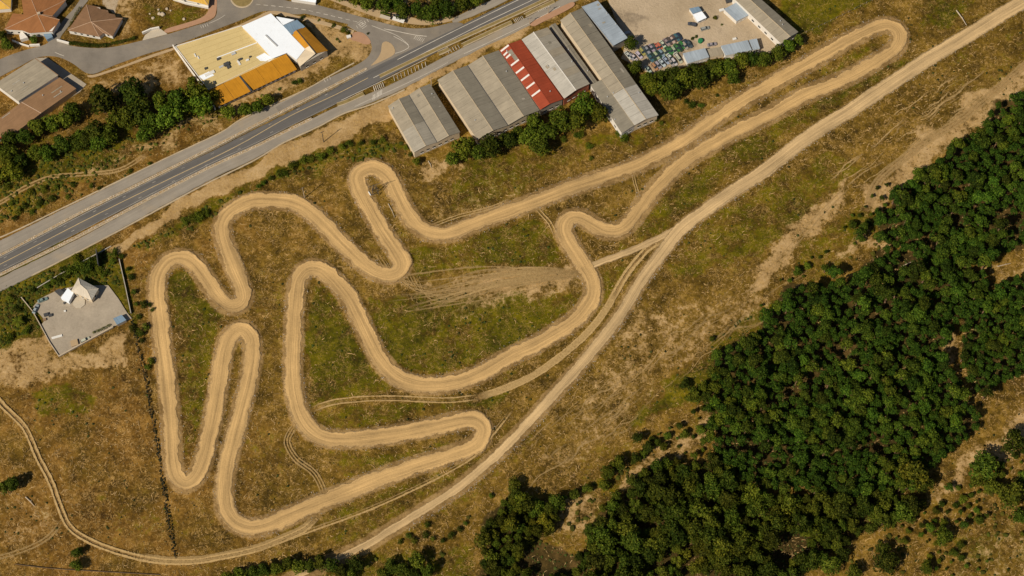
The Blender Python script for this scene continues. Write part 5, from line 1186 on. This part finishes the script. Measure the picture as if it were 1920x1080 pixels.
WOOD = [('upper', 'pine', 13.2, 9.5, 18.0, .29), ('main', 'pine', 13.3, 9.2, 18.0, .26), ('right', 'pine', 13.0, 9.2, 15.5, .25), ('lower', 'oak', 17.0, 11.5, 25.0, .32), ('fringe', 'oak', 15.5, 9.5, 20.0, .38)]
SUB = {'upper': [(1760, 330, 'at its left edge beside the bare trail', 'left-edge pines of the upper right wood'), (9999, 330, 'in its upper right corner', 'corner pines of the upper right wood'), (9999, 9999, 'along its lower side', 'lower-side pines of the upper right wood')],
 'main': [(1500, 700, 'on its left edge facing the field', 'field-edge pines of the dense wood'), (9999, 640, 'in its upper part', 'upper pines of the dense wood'), (1480, 9999, 'at its lower left', 'lower left pines of the dense wood'), (1640, 9999, 'in its lower middle', 'lower middle pines of the dense wood'), (9999, 9999, 'beside the clearing on its right', 'clearing-side pines of the dense wood')],
 'right': [(9999, 640, 'in its upper half', 'upper pines of the far right stand'), (9999, 9999, 'in its lower half', 'lower pines of the far right stand')],
 'lower': [(1240, 960, 'at its upper left edge', 'upper left oaks of the lower wood'), (1400, 960, 'in its upper middle', 'upper middle oaks of the lower wood'), (1240, 9999, 'at its lower left', 'lower left oaks of the lower wood'), (1400, 9999, 'along the bottom edge', 'bottom oaks of the lower wood'), (9999, 9999, 'in its right arm', 'right arm oaks of the lower wood')],
 'fringe': [(980, 9999, 'on its left side', 'left oaks of the thin wood'), (9999, 9999, 'on its right side', 'right oaks of the thin wood')]}
HEAD = {'upper': 'dark pine crown in the upper right wood', 'main': 'dark pine crown in the dense wood', 'right': 'dark pine crown in the stand at the far right', 'lower': 'broad dark oak crown in the lower wood', 'fringe': 'dark oak crown in the thin wood'}
def where(zone, x, y):
    for mx, my, ph, g in SUB[zone]:
        if x < mx and y < my: return f'{HEAD[zone]}, {ph}', g
pines = []; rest = []
for zone, kind, gap, r0, r1, h in WOOD:
    for x, y, r in fill(FOREST[zone], gap, r0, r1, len(zone) * 13, h):
        if kind == 'pine': pines.append((x, y, r, zone))
        elif -8 < x < 1928 and y < 1090: place_tree('oak_tree', x, y, r, kind, *where(zone, x, y), tall=random.uniform(1.0, 1.5))
RAGGED = [((1290,690),(1335,640),(1430,590),(1470,535),(1560,500),(1640,430),(1690,345),(1655,340),(1600,400),(1540,470),(1440,540),(1400,600),(1310,640),(1270,690)), ((1150,930),(1180,850),(1300,770),(1330,700),(1345,860),(1240,870)), ((1000,1010),(1060,930),(1140,900),(1150,960),(1100,1030)), ((1700,960),(1850,860),(1990,760),(1990,1100),(1560,1100))]
PH = ('at the ragged left edge of the dense wood', 'on the scrubby slope above the lower wood', 'between the thin wood and the lower wood', 'in the open ground at the lower right'); kinds_ = []
for k, poly in enumerate(RAGGED):
    pts_ = fill(list(poly), 15.0, 3.5, 12.0, 7 + k * 31, .53); pts_.sort()
    for q, (x, y, r) in enumerate(pts_):
        if 0 < x < 1920 and 0 < y < 1080: place_tree('small_tree', x, y, r, random.choice(('oak', 'pine', 'bright')), f'small green tree {PH[k]}, {nth(q)} from the left', 'small trees ' + PH[k], tall=random.uniform(.7, 1.0))
inframe = [q for q in pines if -5 < q[0] < 1925 and -5 < q[1] < 1085]; outf = [q for q in pines if q not in inframe]
inframe.sort(key=lambda q: -q[2])
for x, y, r, z in inframe[:300]: place_tree('pine_tree', x, y, r, 'pine', *where(z, x, y), tall=random.uniform(.75, 1.4))
print('pines', len(pines), 'in frame', len(inframe))
Vs = []; Fs = []; k0 = 0
for x, y, r, z in inframe[300:] + outf:
    tr, li, cr, zc, (V, F) = random.choice(PROTO['pine']); s = r * PX; tl = random.uniform(.75, 1.4); keep = RNG.random(len(F)) < .55
    b = at(x, y, zc * s * tl); a = random.uniform(0, 6.28); R = np.array([[math.cos(a), -math.sin(a), 0], [math.sin(a), math.cos(a), 0], [0, 0, 1]])
    Q = V.reshape(-1, 4, 3)[keep]; ctr = Q.mean(1, keepdims=True); Q = (ctr + (Q - ctr) * 1.3) @ R.T * np.array([s, s, s * tl]) + np.array([b.x, b.y, 0])
    Vs.append(Q.reshape(-1, 3)); m = len(Q); Fs.append(np.arange(m * 4).reshape(m, 4) + k0); k0 += m * 4
if Vs:
    me = np_mesh('pine_wood', np.concatenate(Vs), np.concatenate(Fs), 'leaf_pine'); o = stuff(ob('pine_wood', me)); o['label'] = 'dark pine crowns filling the wood at the right'

# ------------------------------------------------------------------ low growth: scrub, tufts and dead stalks (nobody could count them)
FIELD = [(250,478),(420,400),(560,318),(700,285),(780,315),(880,320),(1120,290),(1330,190),(1500,80),(1640,-10),(1990,-60),(1990,1110),(-60,1110),(-60,740),(110,690),(250,640)]
FIELD2 = [(-60,330),(120,285),(400,225),(410,240),(312,292),(150,370),(-60,465)]
FIELD3 = [(-60,560),(60,520),(205,466),(235,500),(240,535),(110,536),(60,560),(76,612),(-60,690)]
FIELD4 = [(1430,-60),(1720,-60),(1600,20),(1505,64)]
FIELD5 = [(235,455),(600,290),(760,265),(760,300),(560,322),(420,405),(255,480)]
def vin(poly, x, y):
    c = np.zeros(len(x), bool); n = len(poly)
    for i in range(n):
        (x0, y0), (x1, y1) = poly[i], poly[(i + 1) % n]
        c ^= ((y0 > y) != (y1 > y)) & (x < (x1 - x0) * (y - y0) / (y1 - y0 + 1e-9) + x0)
    return c
def sample(n, polys):
    x = RNG.uniform(-60, 1980, n); y = RNG.uniform(-60, 1100, n); ok = np.zeros(n, bool)
    for p in polys: ok |= vin(p, x, y)
    x, y = x[ok], y[ok]; W = np.array([at(a, b)[:2] for a, b in zip(x, y)])
    i = np.clip(np.searchsorted(GX, W[:, 0]), 0, NX - 1); j = np.clip(np.searchsorted(GY, W[:, 1]), 0, NY - 1)
    ok = near[j, i] > .15
    return W[ok], green[j, i][ok], bare[j, i][ok], relief[j, i][ok], halo[j, i][ok]
ALL = [FIELD, FIELD2, FIELD3, FIELD4, FIELD5]
def tint_obj(name, V, F, T, label):
    me = np_mesh(name, V, F, 'tinted'); a = me.attributes.new('tint', 'FLOAT_COLOR', 'POINT'); a.data.foreach_set('color', np.concatenate([T, np.ones((len(T), 1))], 1).ravel())
    o = stuff(ob(name, me)); o['label'] = label
# pale dead stalks and twigs lying on the ground: bent ribbons
W, g, b, z, hl_ = sample(24000, ALL); keep = RNG.random(len(W)) < (.85 - .55 * g); W, g, z = W[keep], g[keep], z[keep]; n = len(W)
patch = fbm(W[:, 0], W[:, 1], 18.0, 61, 3); keep = RNG.random(n) < sstep(.36, .58, patch) * .9 + .1; W, g, z = W[keep], g[keep], z[keep]; n = len(W)
ang = RNG.uniform(0, 6.28, n); ang = np.where(W[:, 0] > 40, 0.62 + RNG.normal(0, .5, n), ang); L = RNG.uniform(.45, 1.4, n) * np.where(RNG.random(n) < .12, 2.0, 1.0); bend = RNG.normal(0, 1.0, n); wd = RNG.uniform(.06, .17, n); rows = []
px_, py_ = W[:, 0].copy(), W[:, 1].copy(); a_ = ang.copy()
for k in range(4):
    nx, ny = -np.sin(a_), np.cos(a_); h = z + .10 + .10 * math.sin(k * 1.0); ww = wd * (1 - .22 * k)
    rows += [np.stack([px_ - nx * ww, py_ - ny * ww, h], 1), np.stack([px_ + nx * ww, py_ + ny * ww, h + .05], 1)]
    px_ += np.cos(a_) * L * .5; py_ += np.sin(a_) * L * .5; a_ += bend * .5
V = np.stack(rows, 1).reshape(-1, 3); base = np.arange(n) * 8; F = np.concatenate([np.stack([base + 2 * k, base + 2 * k + 2, base + 2 * k + 3, base + 2 * k + 1], 1) for k in range(3)])
c = RNG.uniform(.6, 1.15, (n, 1)) * np.array([[.46, .30, .125]]); tint_obj('dead_stalks', V, F, np.repeat(c, 8, 0), 'pale dead stalks and twigs strewn over the dry field')
# tufts of dry and green grass
def tufts(name, n0, polys, r0, r1, cols, label, dens, nseg=6, hh=.9):
    W, g, b, z, hl_ = sample(n0, polys); keep = RNG.random(len(W)) < dens(W, g, b, hl_); W, g, z = W[keep], g[keep], z[keep]; n = len(W)
    r = RNG.uniform(r0, r1, n) ; ph = RNG.uniform(0, 6.28, n); ring = []
    for k in range(nseg):
        a = ph + 6.283 * k / nseg; rr = r * RNG.uniform(.55, 1.25, n); ring.append(np.stack([W[:, 0] + np.cos(a) * rr, W[:, 1] + np.sin(a) * rr, z - .05 + RNG.uniform(0, .12, n)], 1))
    mid = []
    for k in range(nseg):
        a = ph + 6.283 * (k + .5) / nseg; rr = r * RNG.uniform(.3, .62, n); mid.append(np.stack([W[:, 0] + np.cos(a) * rr, W[:, 1] + np.sin(a) * rr, z + r * hh * RNG.uniform(.5, 1.1, n)], 1))
    V = np.stack(ring + mid + [np.stack([W[:, 0], W[:, 1], z + r * hh * RNG.uniform(.4, 1.0, n)], 1)], 1).reshape(-1, 3); m = 2 * nseg + 1; base = np.arange(n) * m; F = []
    for k in range(nseg):
        k1 = (k + 1) % nseg
        F += [np.stack([base + k, base + k1, base + nseg + k], 1), np.stack([base + k1, base + nseg + k1, base + nseg + k], 1), np.stack([base + nseg + k, base + nseg + k1, base + 2 * nseg], 1)]
    gg = np.clip(g + RNG.normal(0, .25, n), 0, 1)[:, None]; c = np.array([cols[0]]) * (1 - gg) + np.array([cols[1]]) * gg; c = c * RNG.uniform(.6, 1.4, (n, 1))
    tint_obj(name, V, np.concatenate(F), np.repeat(c, m, 0), label)
tufts('grass_tufts', 26000, ALL, .18, .5, ((.20, .125, .045), (.085, .082, .012)), 'dry and green grass tufts over the field', lambda W, g, b, h: .75 - .5 * b - .3 * h, 5, .8)
tufts('low_scrub', 9000, ALL, .35, .85, ((.035, .036, .008), (.03, .045, .006)), 'low dark scrub dotted over the field', lambda W, g, b, h: sstep(.45, .72, fbm(W[:, 0], W[:, 1], 22.0, 91, 3)) * .30 + .25 * g * g, 6, .9)
FENCE_STRIP = [(244,600),(268,700),(295,858),(306,940),(325,1050),(335,1050),(316,940),(304,858),(276,700),(254,600)]
tufts('fence_weeds', 260000, [FENCE_STRIP], .3, .62, ((.018, .016, .005), (.018, .022, .004)), 'dark weeds grown up along the field fence', lambda W, g, b, h: .8, 5, 1.2)
tufts('verge_weeds', 110000, [FIELD5, FIELD2, FIELD3], .35, 1.15, ((.058, .052, .006), (.042, .054, .004)), 'green weeds on the road verge and in the left garden', lambda W, g, b, h: g ** 2 * .8, 6, .9)
EDGE = [[(1280,700),(1330,660),(1440,590),(1480,540),(1560,515),(1630,440),(1670,455),(1640,500),(1500,600),(1350,720),(1335,860),(1240,870),(1310,790)], [(950,900),(1050,915),(1140,870),(1250,820),(1260,860),(1160,940),(1060,1040),(900,1060)], [(1700,930),(1800,870),(1990,720),(1990,1110),(1500,1110),(1600,1020)], [(640,1040),(780,970),(900,950),(900,1090),(640,1090)]]
tufts('edge_scrub', 26000, EDGE, .45, 1.5, ((.055, .048, .005), (.045, .052, .004)), 'green scrub along the edges of the woods', lambda W, g, b, h: sstep(.48, .68, fbm(W[:, 0], W[:, 1], 11.0, 191, 3)) * .55, 7, .85)
# undergrowth in the wood
tufts('undergrowth', 60000, [list(p) for p in FOREST.values()], .3, .9, ((.035, .045, .008), (.04, .06, .008)), 'dark undergrowth between the trees of the wood', lambda W, g, b, h: .35 + 0 * g, 6, 1.0)
# pale stones kicked up beside the track and the dirt road
te = TA + RNG.normal(0, .4, TA.shape); tn = np.roll(TA, -1, 0) - np.roll(TA, 1, 0); tn = np.stack([-tn[:, 1], tn[:, 0]], 1) / np.linalg.norm(tn, axis=1)[:, None]
pebbles('loose_stones', [TA + tn * 4.6, TA - tn * 4.6, FA[20:-60] + np.array([2.4, -2.6])], 3200, .7, .08, .32, -.02, .42)
